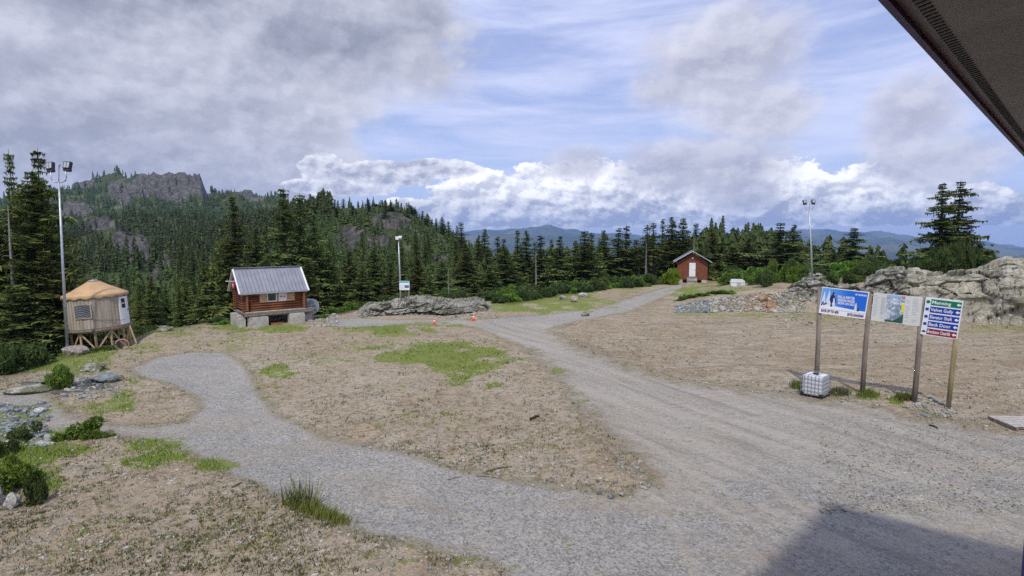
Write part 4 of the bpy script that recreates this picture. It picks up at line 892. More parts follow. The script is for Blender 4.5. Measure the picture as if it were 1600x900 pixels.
# filling forest, tree by tree
def fill(n, px0, px1, y0, y1, h0, h1_, kinds, lab, grp, lnear=1.0, vmin=None, avoid=ROCKS):
    c = 0; tries = 0
    while c < n and tries < n * 30:
        tries += 1
        y = math.exp(rnd.uniform(math.log(y0), math.log(y1))); px = rnd.uniform(px0, px1); x = (px - 800) / 880 * y
        if y < edge_y(px) + 2.5: continue
        z = h1(x, y); pa, va = project(x, y, z)
        hh = rnd.uniform(h0, h1_); pt, vt = project(x, y, z + hh)
        if vmin is not None and vt < np.interp(px, vmin[0], vmin[1]): continue
        bad = False
        for (a, b_, ra, rb, ya, yb) in avoid:
            if y < yb and abs(pa - a) < ra * 0.9 and vt < b_ + rb * 0.8 and va > b_ - rb * .5 and y > 60: bad = True
        if bad: continue
        kk = rnd.choice(kinds); tree(float(pt), float(vt), y, kk, '%s %s conifer %s, %s' % (sizeword(hh, h0, h1_), KADJ[kk], lab, where(float(pt), float(vt))), grp, zb=z, wpx=rnd.uniform(.26, .40) * hh * 880 / y); c += 1
    return c
VM = ([0, 130, 250, 330, 420, 500, 620, 700, 760, 820, 900, 1000, 1100, 1200, 1300, 1400], [430, 425, 400, 395, 380, 375, 375, 385, 392, 385, 378, 372, 372, 378, 400, 425])
fill(26, 190, 345, 52, 75, 4, 7.5, ['full', 'full2', 'spire', 'full3'], 'on the near slope', 'near conifers between the tent and the log hut', vmin=VM)
fill(52, 110, 480, 75, 200, 6, 12, ['full', 'full2', 'spire', 'full3', 'thin'], 'in the valley forest', 'conifers of the valley forest on the left', vmin=([100, 500], [368, 350]))
fill(44, 500, 790, 75, 200, 5, 9, ['full', 'spire', 'full3', 'thin', 'stalk'], 'on the hill flank', 'conifers on the flank of the rocky hill', vmin=([500, 600, 700, 790], [338, 340, 362, 395]))
fill(56, 780, 1240, 84, 125, 5.5, 9, ['full', 'full2', 'spire', 'full3', 'stalk'], 'inside the forest edge', 'inner conifers of the central forest edge', vmin=VM)
print('trees', NTREE)

# forest on the far slopes as one mass
def far_tree(seed):
    rs = np.random.RandomState(seed); T = []
    for l in range(7):
        z0 = l / 7.0; r = 0.19 * (1 - z0) ** 0.8 + 0.02; z1 = z0 + 0.24; k = 6
        for j in range(k):
            a = (j + rs.rand()) * 2 * math.pi / k; da = 0.55; rr = r * rs.uniform(.6, 1.25)
            T.append(((0, 0, min(z1, 1)), (math.cos(a - da) * rr, math.sin(a - da) * rr, z0 + rs.uniform(0, .06)), (math.cos(a + da) * rr, math.sin(a + da) * rr, z0 + rs.uniform(0, .06))))
    return np.array(T, dtype=np.float32).reshape(-1, 3)
def forest(name, n, px0, px1, y0, y1, h0, h1_, vlim=None, seed=5, dens=0.0):
    rs = np.random.RandomState(seed); protos = [far_tree(i + seed) for i in range(6)]
    y = np.exp(rs.uniform(math.log(y0), math.log(y1), n)); px = rs.uniform(px0, px1, n); x = (px - 800) / 880 * y
    z = H(x, y); pa, va = project(x, y, z); ok = np.ones(n, bool); ok &= fbm(x / 22, y / 22, 77, 3) > dens
    ok &= y > edge_y(px) + 3
    for (a, b_, ra, rb, ya, yb) in ROCKS:
        q = ((pa - a) / ra) ** 2 + ((va - b_) / rb) ** 2
        ok &= ~((q + fbm(pa / 9, va / 9, 31, 3) * .9 < 1.0) & (y > ya) & (y < yb) & (rs.rand(n) < 0.93))
    hh = rs.uniform(h0, h1_, n) * rs.uniform(.6, 1, n); V = []
    for i in np.where(ok)[0]:
        p = protos[i % 6]; a = rs.rand() * 6.28; c, s_ = math.cos(a), math.sin(a); h = hh[i]; w = h * rs.uniform(.8, 1.3)
        V.append(np.stack([(p[:, 0] * c - p[:, 1] * s_) * w + x[i], (p[:, 0] * s_ + p[:, 1] * c) * w + y[i], p[:, 2] * h + z[i] - h * 0.08], -1))
    V = np.concatenate(V); print(name, ok.sum())
    return tag(link(name, mesh_np(name, V, np.arange(len(V)).reshape(-1, 3), M_NEEDLE_FAR)), kind='stuff')
forest('forest', 900, -150, 520, 62, 200, 4, 8, seed=15, dens=-0.6)
forest('forest', 4200, -150, 520, 200, 480, 5, 11, seed=5, dens=-0.35)
forest('forest', 5200, -100, 500, 480, 1000, 7, 15, seed=6, dens=-0.25)
forest('forest', 1300, 470, 800, 90, 260, 2.5, 6, seed=7, dens=-0.3)
forest('forest', 2600, 780, 1420, 95, 280, 5, 9.5, seed=8, dens=-0.5)

# shrubs: real leaves spread through clumps
def shrub_mesh(name, seed, n=1500, mat=M_LEAF, leaf=0.09, spiky=0.0, lobes=9):
    rs = np.random.RandomState(seed); C_ = rs.normal(size=(lobes, 3)) * (0.42, 0.42, 0.22) + (0, 0, 0.42); C_[:, 2] = C_[:, 2].clip(.15, .85)
    rr = rs.uniform(.22, .42, lobes); k = rs.randint(0, lobes, n); u = rs.normal(size=(n, 3)); u /= np.linalg.norm(u, axis=1)[:, None]
    P_ = C_[k] + u * (rr[k] * rs.uniform(.55, 1.05, n) ** .6)[:, None]; P_[:, 2] = np.abs(P_[:, 2]); P_[:, 0] -= P_[:, 0].mean(); P_[:, 1] -= P_[:, 1].mean(); P_ *= np.array([.72 / np.abs(P_[:, 0]).max(), .72 / np.abs(P_[:, 1]).max(), .9 / P_[:, 2].max()])
    d1 = u * (0.4) + rs.normal(size=(n, 3)) * .7 + (0, 0, .35 + spiky); d1 /= np.linalg.norm(d1, axis=1)[:, None]
    d2 = np.cross(d1, rs.normal(size=(n, 3))); d2 /= np.linalg.norm(d2, axis=1)[:, None]; L = leaf * rs.uniform(.7, 1.5, n)[:, None]
    A = P_ - d2 * L * .32; B_ = P_ + d2 * L * .32; Cc = P_ + d1 * L * (1 + spiky)
    V = np.stack([A, B_, Cc], 1).reshape(-1, 3)
    return mesh_np(name, V, np.arange(len(V)).reshape(-1, 3), mat)
SHR = {'leafy': [shrub_mesh('bush', i, 2400, M_LEAF, .10) for i in (1, 2)], 'dark': [shrub_mesh('bush', i, 2200, M_LEAFDK, .10) for i in (3, 4, 5)], 'pine': [shrub_mesh('bush', i, 2600, M_LEAFDK, .11, .8, 14) for i in (6, 7)],
       'light': [shrub_mesh('bush', i, 1800, M_GRASS, .12, .6) for i in (8, 9)], 'round': [shrub_mesh('bush', 10, 3000, M_LEAF, .085, .5, 20)]}
KS = {'leafy': 'leafy green', 'dark': 'dull green', 'pine': 'needly dark', 'light': 'pale green', 'round': 'round'}
def shrub(px, v, w, h, kind, label, group=None, y=None, nm='shrub'):
    if y is None: x, y = ground(px, v)
    x = (px - 800) / 880 * y * 1.0 if y is None else at_y(px, v, y)[0]
    k = y / 880; W_ = w * k / 2 / 0.75; H_ = h * k / 0.95
    o = link(nm, rnd.choice(SHR[kind]), None, (x, y, h1(x, y) - 0.05), (0, 0, rnd.uniform(0, 6)), (W_, W_ * .9, H_))
    if group: label = '%s %s, %s' % (KS[kind], label, where(px, v))
    return tag(o, label, 'shrub', group)
shrub(96, 608, 46, 42, 'round', 'bright green round bush standing between the slabs near the lamp pole')
shrub(130, 684, 66, 36, 'leafy', 'leafy green shrub at the end of the narrow left path')
shrub(160, 684, 30, 16, 'leafy', 'small green shrub right of the leafy one on the narrow left path')
shrub(36, 690, 52, 30, 'dark', 'dull green shrub on blue stones near the left edge')
shrub(6, 712, 44, 32, 'dark', 'dark shrub at the left edge among blue stones')
shrub(26, 764, 78, 56, 'leafy', 'bright leafy shrub above the pale white boulders')
shrub(56, 786, 38, 50, 'dark', 'dark green shrub right of the bright leafy one at lower left')
shrub(52, 590, 66, 46, 'dark', 'dark rounded shrub below the left clump of conifers', y=30)
shrub(10, 602, 60, 56, 'dark', 'dark shrub at the left edge below the conifers', y=29)
shrub(84, 566, 44, 30, 'dark', 'dark shrub left of the pinkish boulder', y=35)
shrub(140, 562, 40, 12, 'dark', 'low dark growth under the round tent', y=34.5)
shrub(172, 556, 36, 11, 'dark', 'low reddish green growth below the tent stairs', y=35.5)
shrub(230, 521, 60, 10, 'dark', 'low growth on the crest between tent and log hut', y=43)
shrub(345, 512, 44, 13, 'dark', 'low growth left of the log hut', y=45.5)
shrub(1050, 442, 34, 24, 'light', 'pale green willow bush left of the steps of the red hut', y=78)
shrub(1034, 445, 20, 14, 'leafy', 'small green bush left of the pale willow bush', y=79)
grp = 'leafy shrubs along the foot of the forest edge'
for i in range(74):
    px = rnd.uniform(775, 1015); y = np.interp(px, [775, 860, 1015], [61, 66, 80]) + rnd.uniform(-4, 7)
    if px > 930 and y < 70: y += 8
    shrub(px, 400, rnd.uniform(22, 42), rnd.uniform(10, 20), rnd.choice(['leafy', 'dark', 'dark', 'pine']), 'shrub in the thicket along the road', grp, y=float(y))
for i in range(34):
    px = rnd.uniform(1128, 1262); y = (69 if px < 1182 else 57.5) + rnd.uniform(0, 12)
    shrub(px, 400, rnd.uniform(20, 40), rnd.uniform(12, 26) * (1.5 if 1185 < px < 1240 else 1), rnd.choice(['leafy', 'leafy', 'dark']), 'shrub behind the rubble bank', 'shrubs behind the rubble bank', y=y)
for i in range(36):
    px = rnd.uniform(1275, 1400); y = 55.3 + rnd.uniform(0, 9)
    shrub(px, 400, rnd.uniform(22, 40), rnd.uniform(10, 22), rnd.choice(['dark', 'pine', 'leafy']), 'shrub behind the rock mound', 'shrubs behind the right rock mound', y=y)
for i in range(40):
    px = rnd.uniform(1425, 1570); y = 57 + rnd.uniform(0, 7); f = 1 - abs(px - 1495) / 80
    shrub(px, 400, rnd.uniform(26, 46), 14 + 44 * max(0, f) * rnd.uniform(.6, 1), 'pine', 'shrub on the rock wall', 'shrubs on the rock wall round the tall tree pair', y=y)
for i in range(34):
    px = rnd.uniform(540, 775); y = np.interp(px, [540, 775], [57, 60]) + rnd.uniform(0, 7)
    shrub(px, 400, rnd.uniform(22, 40), rnd.uniform(9, 18), rnd.choice(['dark', 'pine', 'dark']), 'shrub behind the low outcrop', 'shrubs behind the low rock outcrop', y=float(y))
for i in range(12):
    px = 1060 + i * 7.5; y = 57 + rnd.uniform(-1, 1.5)
    shrub(px, 400, rnd.uniform(14, 26), rnd.uniform(4, 8), rnd.choice(['dark', 'leafy']), 'plant on top of the rubble bank', 'low plants on top of the rubble bank', y=y)
for px, y, w, h in [(350,44.5,40,7),(378,44.2,30,6),(505,47,24,7),(470,46.5,26,7),(520,52,30,14),(545,54,36,16)]:
    shrub(px, 500, w, h, 'leafy', 'growth at the clearing edge', 'low growth around the log hut', y=y)

M_OLIVE = foliage_mat('olive_grass', (0.06, 0.08, 0.015), (0.22, 0.25, 0.06), 1.0)
for i in range(16):
    px = 575 + i * 12; shrub(px, 480, rnd.uniform(12, 30), rnd.uniform(5, 12), rnd.choice(['dark', 'leafy', 'pine']), 'plant growing on the low outcrop', 'plants growing on the low rock outcrop', y=51.5 + rnd.uniform(0, 2.5))
# grass and weeds as blades
def blades(name, spots, mat, seed=3):
    """spots: (x, y, z, height, spread)"""
    rs = np.random.RandomState(seed); sp_ = np.array(spots); n = len(sp_)
    a = rs.rand(n) * 6.28; lean = rs.uniform(.1, .75, n); h = sp_[:, 3] * rs.uniform(.6, 1.2, n); w = 0.010 + sp_[:, 3] * 0.028
    x = sp_[:, 0] + rs.normal(size=n) * sp_[:, 4]; y_ = sp_[:, 1] + rs.normal(size=n) * sp_[:, 4]; z = sp_[:, 2]
    A = np.stack([x - np.cos(a) * w, y_ - np.sin(a) * w, z], -1); B_ = np.stack([x + np.cos(a) * w, y_ + np.sin(a) * w, z], -1)
    C_ = np.stack([x + np.sin(a) * h * lean, y_ - np.cos(a) * h * lean, z + h], -1)
    V = np.stack([A, B_, C_], 1).reshape(-1, 3)
    return tag(link(name, mesh_np(name, V, np.arange(len(V)).reshape(-1, 3), mat)), kind='stuff')
def green_at(px, v, x, y):
    w_ = fbm(x / 1.4, y / 1.4, 5, 4); o = np.zeros(px.shape)
    for (a, b_, ra, rb, k) in GREEN:
        q = ((px - a) / ra) ** 2 + ((v - b_) / rb) ** 2; o = np.maximum(o, k * np.clip(1.35 - q + w_ * 1.9, 0, 1))
    return o
rs = np.random.RandomState(4); n = 330000
vv_ = 452 + (900 - 452) * rs.rand(n) ** 1.25; pp = rs.uniform(-20, 1620, n)
dd = np.array([(pp - 800) / FPX, cp + (450 - vv_) / FPX * sp, -sp + (450 - vv_) / FPX * cp]); tt = -CH / dd[2]; gx, gy = dd[0] * tt, dd[1] * tt
ok = gy < 100; gx, gy, pp, vv_ = gx[ok], gy[ok], pp[ok], vv_[ok]
ga = green_at(pp, vv_, gx, gy); sdv = road_sd(gx, gy); patch = fbm(gx / .7, gy / .7, 61, 3)
r_ = rs.rand(len(gx))
lush = (ga > 0.42) & (r_ < ga * 0.9) & (sdv < 0.15) & (patch > -0.25)
dry = (~lush) & (sdv < 0.02) & (((ga > 0.08) & (r_ < ga * 1.0) & (patch > -0.1)) | ((patch > 0.22) & (r_ < 0.22)) | ((sdv > -0.35) & (r_ < 0.10) & (patch > 0)))
gz = H(gx, gy, sdv)
hL = 0.09 + 0.10 * rs.rand(len(gx))
blades('grass', np.stack([gx[lush], gy[lush], gz[lush] - .01, hL[lush], np.full(lush.sum(), .05)], -1), M_GRASS)
blades('weeds', np.stack([gx[dry], gy[dry], gz[dry] - .01, hL[dry] * .62, np.full(dry.sum(), .04)], -1), M_DRYG, 5)
cl = []; P_ = np.stack([rs.uniform(-10, 1610, 26000), 505 + 395 * rs.rand(26000)], -1)
XY = np.array([ground(a, b_) for a, b_ in P_]); sdc = road_sd(XY[:, 0], XY[:, 1]); Zc = H(XY[:, 0], XY[:, 1], sdc); pc = fbm(XY[:, 0] / 1.7, XY[:, 1] / 1.7, 88, 3)
dn = np.where((P_[:, 1] > 690) & (P_[:, 0] < 800), .75, np.where(P_[:, 0] < 1040, .50, .10)); keep = (sdc < -0.03) & (rs.rand(len(P_)) < dn * np.clip(.55 + pc * 2.2, 0.04, 1))
for (x, y), z in zip(XY[keep], Zc[keep]):
    hh_ = rs.uniform(.03, .085) * (1 + max(0, y - 15) / 25); rr_ = rs.uniform(.02, .06) * (1 + max(0, y - 15) / 25)
    for k in range(rs.randint(4, 9)): cl.append((x, y, z - .005, hh_, rr_))
blades('weeds', cl, foliage_mat('olive_weeds', (0.035, 0.045, 0.01), (0.13, 0.135, 0.04), 0.95), 15)
print('blades', len(cl), lush.sum(), dry.sum())
# the tall tuft on the verge of the lower path
sp_ = []
for i in range(1300):
    t = rnd.random(); px = 455 + 84 * t + rnd.gauss(0, 8); v = 788 + 33 * t + rnd.gauss(0, 5); x, y = ground(px, v); hgt = (0.34 - 0.12 * t) * rnd.uniform(.6, 1.2); sp_.append((x, y, h1(x, y) if i % 10 == 0 else -0.02, hgt, .03))
tf = blades('grass_tuft', sp_, foliage_mat('tuft_blades', (0.11, 0.17, 0.025), (0.36, 0.40, 0.09), 0.95), 8); del tf['kind']; tag(tf, 'tall green grass tuft with seed heads on the verge of the lower path', 'grass tuft')
sp_ = []
for i in range(90):
    px = 470 + rnd.gauss(0, 14); x, y = ground(px, 790 + rnd.gauss(0, 5)); sp_.append((x, y, 0, rnd.uniform(.5, .8), .04))
st = blades('seed_stalks', sp_, M_DRYG, 9); st.parent = tf; del st['kind']
for cx_, cv, lab in [(1355,618,'green grass tuft at the foot of the second sign post'),(1412,624,'green grass tuft left of the third sign post'),(1250,604,'green grass tuft left of the white tank'),(1312,614,'dry grass tuft right of the white tank')]:
    sp_ = []
    for i in range(520):
        px, v = cx_ + rnd.triangular(-15, 15, 0), cv + rnd.triangular(-5, 5, 0); x, y = ground(px, v); sp_.append((x, y, -0.02, rnd.uniform(.14, .36), .08))
    o = blades('grass_tuft', sp_, M_DRYG if 'dry' in lab else M_OLIVE, int(cx_)); del o['kind']; tag(o, lab, 'grass tuft')
# ------------------------------------------------------------------ built things
def paint(name, c, rough=0.5, metal=0.0, var=0.12, scale=3.0, bs=0.05): return simple(name, c, rough, metal, var, scale, bs=bs)
M_WOODGREY = simple('weathered_wood', (0.27, 0.225, 0.18), 0.85, var=0.4, scale=7, stretch=(1, 1, .15), bs=0.4)
M_WOODTAN = simple('new_timber', (0.52, 0.38, 0.22), 0.75, var=0.35, scale=5, bs=0.2)
M_GALV = simple('galvanised_steel', (0.50, 0.53, 0.56), 0.45, 0.6, 0.25, 5, bs=0.05)
M_DARKMET = simple('dark_metal', (0.045, 0.045, 0.05), 0.5, 0.3, 0.3, 5)
M_GLASSL = simple('lamp_glass', (0.42, 0.44, 0.47), 0.15, 0.0, 0.2, 6, spec=0.6)
M_CONC = simple('concrete', (0.50, 0.48, 0.43), 0.9, var=0.35, scale=2.5, bs=0.4)
M_WHITE = paint('white_paint', (0.80, 0.80, 0.80), 0.5, 0, 0.08)
M_ROOF = simple('roof_metal', (0.31, 0.32, 0.36), 0.45, 0.25, 0.18, 1.2, spec=0.4)
M_LOG = simple('stained_logs', (0.24, 0.080, 0.032), 0.6, var=0.55, scale=4, stretch=(.25, 1, 1), bs=0.4)
M_LOGEND = simple('log_ends', (0.30, 0.155, 0.07), 0.7, var=0.4, scale=9)
M_SHUT = simple('shutter_wood', (0.60, 0.40, 0.21), 0.7, var=0.25, scale=4)
M_GLASS = simple('window_glass', (0.05, 0.06, 0.075), 0.08, 0.0, 0.4, 1.5, spec=0.8)
M_RED = paint('red_paint', (0.62, 0.035, 0.03), 0.5)
M_CANVAS = simple('beige_canvas', (0.44, 0.375, 0.29), 0.8, var=0.28, scale=2.2, stretch=(1, 1, .25), bs=0.15)
M_CANVASROOF = simple('tan_canvas', (0.54, 0.355, 0.19), 0.75, var=0.18, scale=2.0, bs=0.1)
M_SIDING = simple('red_stained_siding', (0.23, 0.075, 0.038), 0.7, var=0.4, scale=3, stretch=(4, 1, .4), bs=0.3)
M_PLASTIC = simple('white_plastic', (0.72, 0.74, 0.75), 0.4, var=0.1, scale=3, spec=0.4)
M_BLACKPL = simple('black_plastic', (0.03, 0.03, 0.032), 0.5, var=0.3)
M_ORANGE = paint('orange_plastic', (0.80, 0.13, 0.04), 0.5)
M_SOFFIT = simple('dark_soffit', (0.42, 0.42, 0.42), 0.8, var=0.15, scale=2.0, bs=0.1)
M_FASCIA = simple('fascia_metal', (0.11, 0.08, 0.22), 0.5, var=0.2)
def flat(name, c, rough=0.5): return simple(name, c, rough, var=0.06, scale=2, bs=0)

# --- the building the camera hangs on: only its eave shows, its roof shades the yard
def V3(xy, z): return (float(xy[0]), float(xy[1]), float(z))
ZE = CH + KE
bld = empty('ski_lodge', V3(EC - ED * 6 + EN * 3, 0), 0, 'dark overhanging roof eave of the lodge at the top right', 'building')
bo = Vector(bld.location)
def loc_(p): return Vector(p) - bo
LEN, DEP = 22.0, 12.0
pm = onplane(1461, 73.6, ZE); BOW = float(np.dot(pm - EC, EN)); U1 = float(np.linalg.norm(EC - E1)); UM = float(np.dot(EC - pm, ED)); U2 = 1.3
print('bow', BOW, U1, UM)
def bow(u):
    t = (u - U2 + .6) / (U1 + .6 - U2 + .6); return BOW * 1.35 * math.sin(math.pi * min(max(t, 0), 1)) ** 1.0
def bpt(u, w, z): return loc_(V3(EC - ED * u + EN * w, z))      # u back along the eave from its corner, w inward
US = [-.03] + [U2 - .6 + (U1 - U2 + 1.2) * i / 30 for i in range(31)] + [LEN]
mb = MB(); mb.prism([bpt(u, bow(u), ZE) for u in US] + [bpt(LEN, 1.05, ZE), bpt(-.03, 1.05, ZE)], (0, 0, .03)); mb.build('soffit', M_SOFFIT, bld)
mb = MB(); mb.prism([bpt(u, bow(u) - .03, ZE - .03) for u in US] + [bpt(u, bow(u), ZE - .03) for u in US[::-1]], (0, 0, .22)); mb.build('fascia', M_FASCIA, bld)
mb = MB(); mb.prism([bpt(-0.03, 0, ZE - .03), bpt(-.03, DEP, ZE - .03), bpt(0, DEP, ZE - .03), bpt(0, 0, ZE - .03)], (0, 0, .26)); mb.build('fascia', M_FASCIA, bld)
mb = MB(); mb.prism([bpt(-.05, -.05, ZE + .24), bpt(LEN, -.05, ZE + .24), bpt(LEN, DEP / 2, ZE + 1.9), bpt(-.05, DEP / 2, ZE + 1.9)], (0, 0, .08)); mb.prism([bpt(-.05, DEP / 2, ZE + 1.9), bpt(LEN, DEP / 2, ZE + 1.9), bpt(LEN, DEP, ZE + .24), bpt(-.05, DEP, ZE + .24)], (0, 0, .08)); mb.build('roof', M_ROOF, bld)
mb = MB(); mb.prism([bpt(.9, 1.05, -1), bpt(LEN - .9, 1.05, -1), bpt(LEN - .9, DEP - 1, -1), bpt(.9, DEP - 1, -1)], (0, 0, ZE + 1.15)); mb.build('wall', M_SIDING, bld)
mb = MB()
for i in range(150):
    u = 2.0 + i * 0.05; w_ = bow(u); mb.prism([bpt(u, w_ + .05, ZE - .006), bpt(u + .018, w_ + .05, ZE - .006), bpt(u + .045, w_ + .10, ZE - .006), bpt(u + .027, w_ + .10, ZE - .006)], (0, 0, .005))
mb.build('soffit_vent', M_DARKMET, bld)
d_ = ray(1606, 890); t_ = (2.6 - CH) / d_[2]; pp_ = d_ * t_ + np.array([0, 0, CH])
mb = MB(); mb.tube([loc_((pp_[0], pp_[1], -.3)), loc_((pp_[0], pp_[1], ZE - .03))], .06, 10); mb.build('downspout', M_FASCIA, bld, smooth=True)

# --- lamp poles
def lamp_pole(base, top, r0, sc, label, heads=2, lean=(0, 0), rz=0.0):
    o = empty('lamp_pole', base, rz, label, 'lamp pole'); hh = top[2] - base[2]; tx, ty = top[0] - base[0], top[1] - base[1]
    MB().tube([(0, 0, -.4), (tx * .45, ty * .45, hh * .5), (tx, ty, hh)], [r0, r0 * .8, r0 * .55], 12).build('pole', M_GALV, o, smooth=True)
    MB().tube([(0, 0, 0), (0, 0, .06)], [r0 * 2.2, r0 * 2.2], 12).build('base_plate', M_GALV, o)
    s_ = sc
    if heads == 2:
        MB().tube([(tx - .43 * s_, ty, hh + .62 * s_), (tx - .43 * s_, ty, hh + .22 * s_), (tx - .36 * s_, ty, hh + .06 * s_), (tx - .2 * s_, ty, hh), (tx + .25 * s_, ty, hh + .02 * s_), (tx + .42 * s_, ty, hh + .12 * s_), (tx + .46 * s_, ty, hh + .3 * s_), (tx + .46 * s_, ty, hh + .66 * s_)], .035 * s_, 8).build('bracket', M_GALV, o, smooth=True)
        MB().tube([(tx, ty, hh), (tx + .08 * s_, ty, hh + .95 * s_), (tx + .16 * s_, ty, hh + 1.02 * s_)], .026 * s_, 6).build('rod', M_DARKMET, o)
        for sx, dz_, tl in ((-.46, .62, -.12), (.50, .66, .06)):
            h_ = MB(); M_ = Matrix.Translation((tx + sx * s_, ty, hh + dz_ * s_)) @ Matrix.Rotation(tl, 4, 'Y') @ Matrix.Rotation(-.25, 4, 'X')
            h_.box((-.19 * s_, -.05 * s_, .0), (.19 * s_, .14 * s_, .14 * s_), M_); h_.box((-.2 * s_, -.10 * s_, .14 * s_), (.2 * s_, .10 * s_, .56 * s_), M_)
            hd = h_.build('floodlight', M_DARKMET, o)
            MB().box((-.15 * s_, -.115 * s_, .18 * s_), (-.01 * s_, -.10 * s_, .52 * s_), M_).box((.02 * s_, -.115 * s_, .18 * s_), (.15 * s_, -.10 * s_, .52 * s_), M_).build('lens', M_GLASSL, hd)
    else:
        h_ = MB().box((tx - .22, ty - .18, hh - .02), (tx + .05, ty + .18, hh + .26)); hd = h_.build('floodlight', M_WHITE, o)
        MB().tube([(tx + .16, ty, hh + .02), (tx + .16, ty, hh + .30)], [.13, .16], 12).build('dome', M_WHITE, hd, smooth=True)
        MB().box((tx - .36, ty - .1, hh - .12), (tx - .24, ty + .1, hh + .16)).build('bracket', M_DARKMET, o)
    return o
yb = 33.5; bt = at_y(92, 285, yb); bb = at_y(105, 545, yb)
lamp_pole((bb[0], yb, bb[2]), (bt[0], yb, bt[2]), .085, 1.0, 'tall galvanised lamp pole with two floodlights beside the round tent')
yb = 55; bt = at_y(1264, 328, yb); bb = at_y(1270, 440, yb)
lamp_pole((bb[0], yb, bb[2] - .3), (bt[0], yb, bt[2]), .10, .82, 'grey lamp pole with two floodlights on the rock mound at right')
yb = 49.5; bt = at_y(622.5, 374, yb); bb = at_y(626.5, 474, yb)
lamp_pole((bb[0], yb, bb[2] - .3), (bt[0], yb, bt[2]), .085, 1, 'thin grey lamp pole with one small lamp behind the small white sign', heads=1)

# --- round tent on a timber platform
Y0 = 37.0; yx = at_y(151.5, 460, Y0)[0]; zf_ = 0.90; ze_ = 3.03
yt = empty('yurt', (yx, Y0, zf_), 0, 'round beige canvas tent with tan roof on a timber platform', 'yurt')
face = math.atan2(-yx, -Y0) * 0 + math.radians(-90) + math.atan2(-yx, Y0) * 1.0   # the side turned to the camera
yt.rotation_euler = (0, math.radians(-3.6), 0)
RY = 1.72
def cylpt(a, r, z): return (math.cos(a) * r, math.sin(a) * r, z)
fa = math.atan2(-Y0, -yx)      # direction from the tent to the camera
n = 220; V = []; F = []
for j, z in enumerate([0.02, .4, .8, 1.2, 1.6, ze_ - zf_]):
    for i in range(n):
        a = 2 * math.pi * i / n; fold = (vnoise(np.array([i * .30]), np.array([z * .25]), 5)[0]) * .045 + .012 * math.sin(a * 46)
        V.append(cylpt(a, RY + fold * (1.0 if j not in (0, 5) else .4), z))
for j in range(5):
    for i in range(n): F.append((j * n + i, j * n + (i + 1) % n, (j + 1) * n + (i + 1) % n, (j + 1) * n + i))
link('wall', mesh_np('wall', V, F, M_CANVAS, True), yt)
V = []; F = []; zt = 3.88 - zf_; zw = ze_ - zf_
prof = [(RY + .10, zw - .17), (RY + .13, zw - .02), (RY + .10, zw + .03), (1.3, zw + .03 + (RY + .10 - 1.3) / (RY - .24) * (zt - zw - .03) - .02), (.75, zw + .03 + (RY + .10 - .75) / (RY - .24) * (zt - zw - .03) - .02), (.34, zt)]
for j, (r, z) in enumerate(prof):
    for i in range(n):
        a = 2 * math.pi * i / n; sc_ = (.035 * math.sin(a * 17) if j == 0 else 0); V.append(cylpt(a, r + (.012 * abs(math.sin(a * 16)) if 1 < j < 5 else 0), z + sc_ - (.03 * abs(math.sin(a * 16)) if 2 < j < 5 else 0)))
for j in range(5):
    for i in range(n): F.append((j * n + i, j * n + (i + 1) % n, (j + 1) * n + (i + 1) % n, (j + 1) * n + i))
rf = link('roof', mesh_np('roof', V, F, M_CANVASROOF, True), yt)
MB().tube([(0, 0, zt - .03), (0, 0, zt + .05)], [.37, .35], 24).build('crown_ring', M_WOODGREY, rf)
MB().tube([(0, 0, zt + .05), (0, 0, zt + .10), (0, 0, zt + .12)], [.32, .22, .05], 24).build('skylight', M_GLASSL, rf, smooth=True)
MB().tube([(0, 0, -.14), (0, 0, 0)], [RY + .12, RY + .12], 40).build('platform', M_WOODGREY, yt)
def on_wall(a, w, z0, z1, d0, d1, nm, mat, par, seg=6):
    V = []; 
    mb = MB(); half = w / 2 / RY
    for i in range(seg):
        a0 = a - half + 2 * half * i / seg; a1 = a0 + 2 * half / seg
        mb.prism([cylpt(a0, RY + d0, z0), cylpt(a1, RY + d0, z0), cylpt(a1, RY + d1, z0), cylpt(a0, RY + d1, z0)], (0, 0, z1 - z0))
    return mb.build(nm, mat, par)
wa = fa - math.radians(25)
if math.sin(0) is None: pass
wn = on_wall(wa, .92, .70, 1.62, -.02, .045, 'window', M_GLASS, yt)
for (w_, z0, z1, off_) in ((.92, .70, .76, 0), (.92, 1.56, 1.62, 0)): on_wall(wa, w_, z0, z1, .046, .07, 'frame', M_CANVAS, wn)
for sg in (-1, 1): on_wall(wa + sg * .45 / RY, .06, .70, 1.62, .047, .072, 'frame', M_CANVAS, wn, 2)
mb = MB()      # rolled, wrinkled clear flap: curved folds
for k in range(7):
    z = .82 + k * .11; pts = [cylpt(wa + (-.4 + .8 * t / 8) / RY, RY + .055, z + .10 * ((t / 8 - .5) ** 2) * 4 - .03) for t in range(9)]; mb.tube(pts, .012, 4)
mb.build('flap_fold', M_GLASSL, wn)
da = fa + math.radians(58)
dr = on_wall(da, .86, .04, 1.86, -.02, .06, 'door', M_WHITE, yt)
for z0 in (1.12, 1.46): on_wall(da - .07, .34, z0, z0 + .28, .061, .068, 'pane', M_GLASS, dr, 3)
on_wall(da + .17, .06, .9, 1.0, .061, .10, 'handle', M_DARKMET, dr, 1)
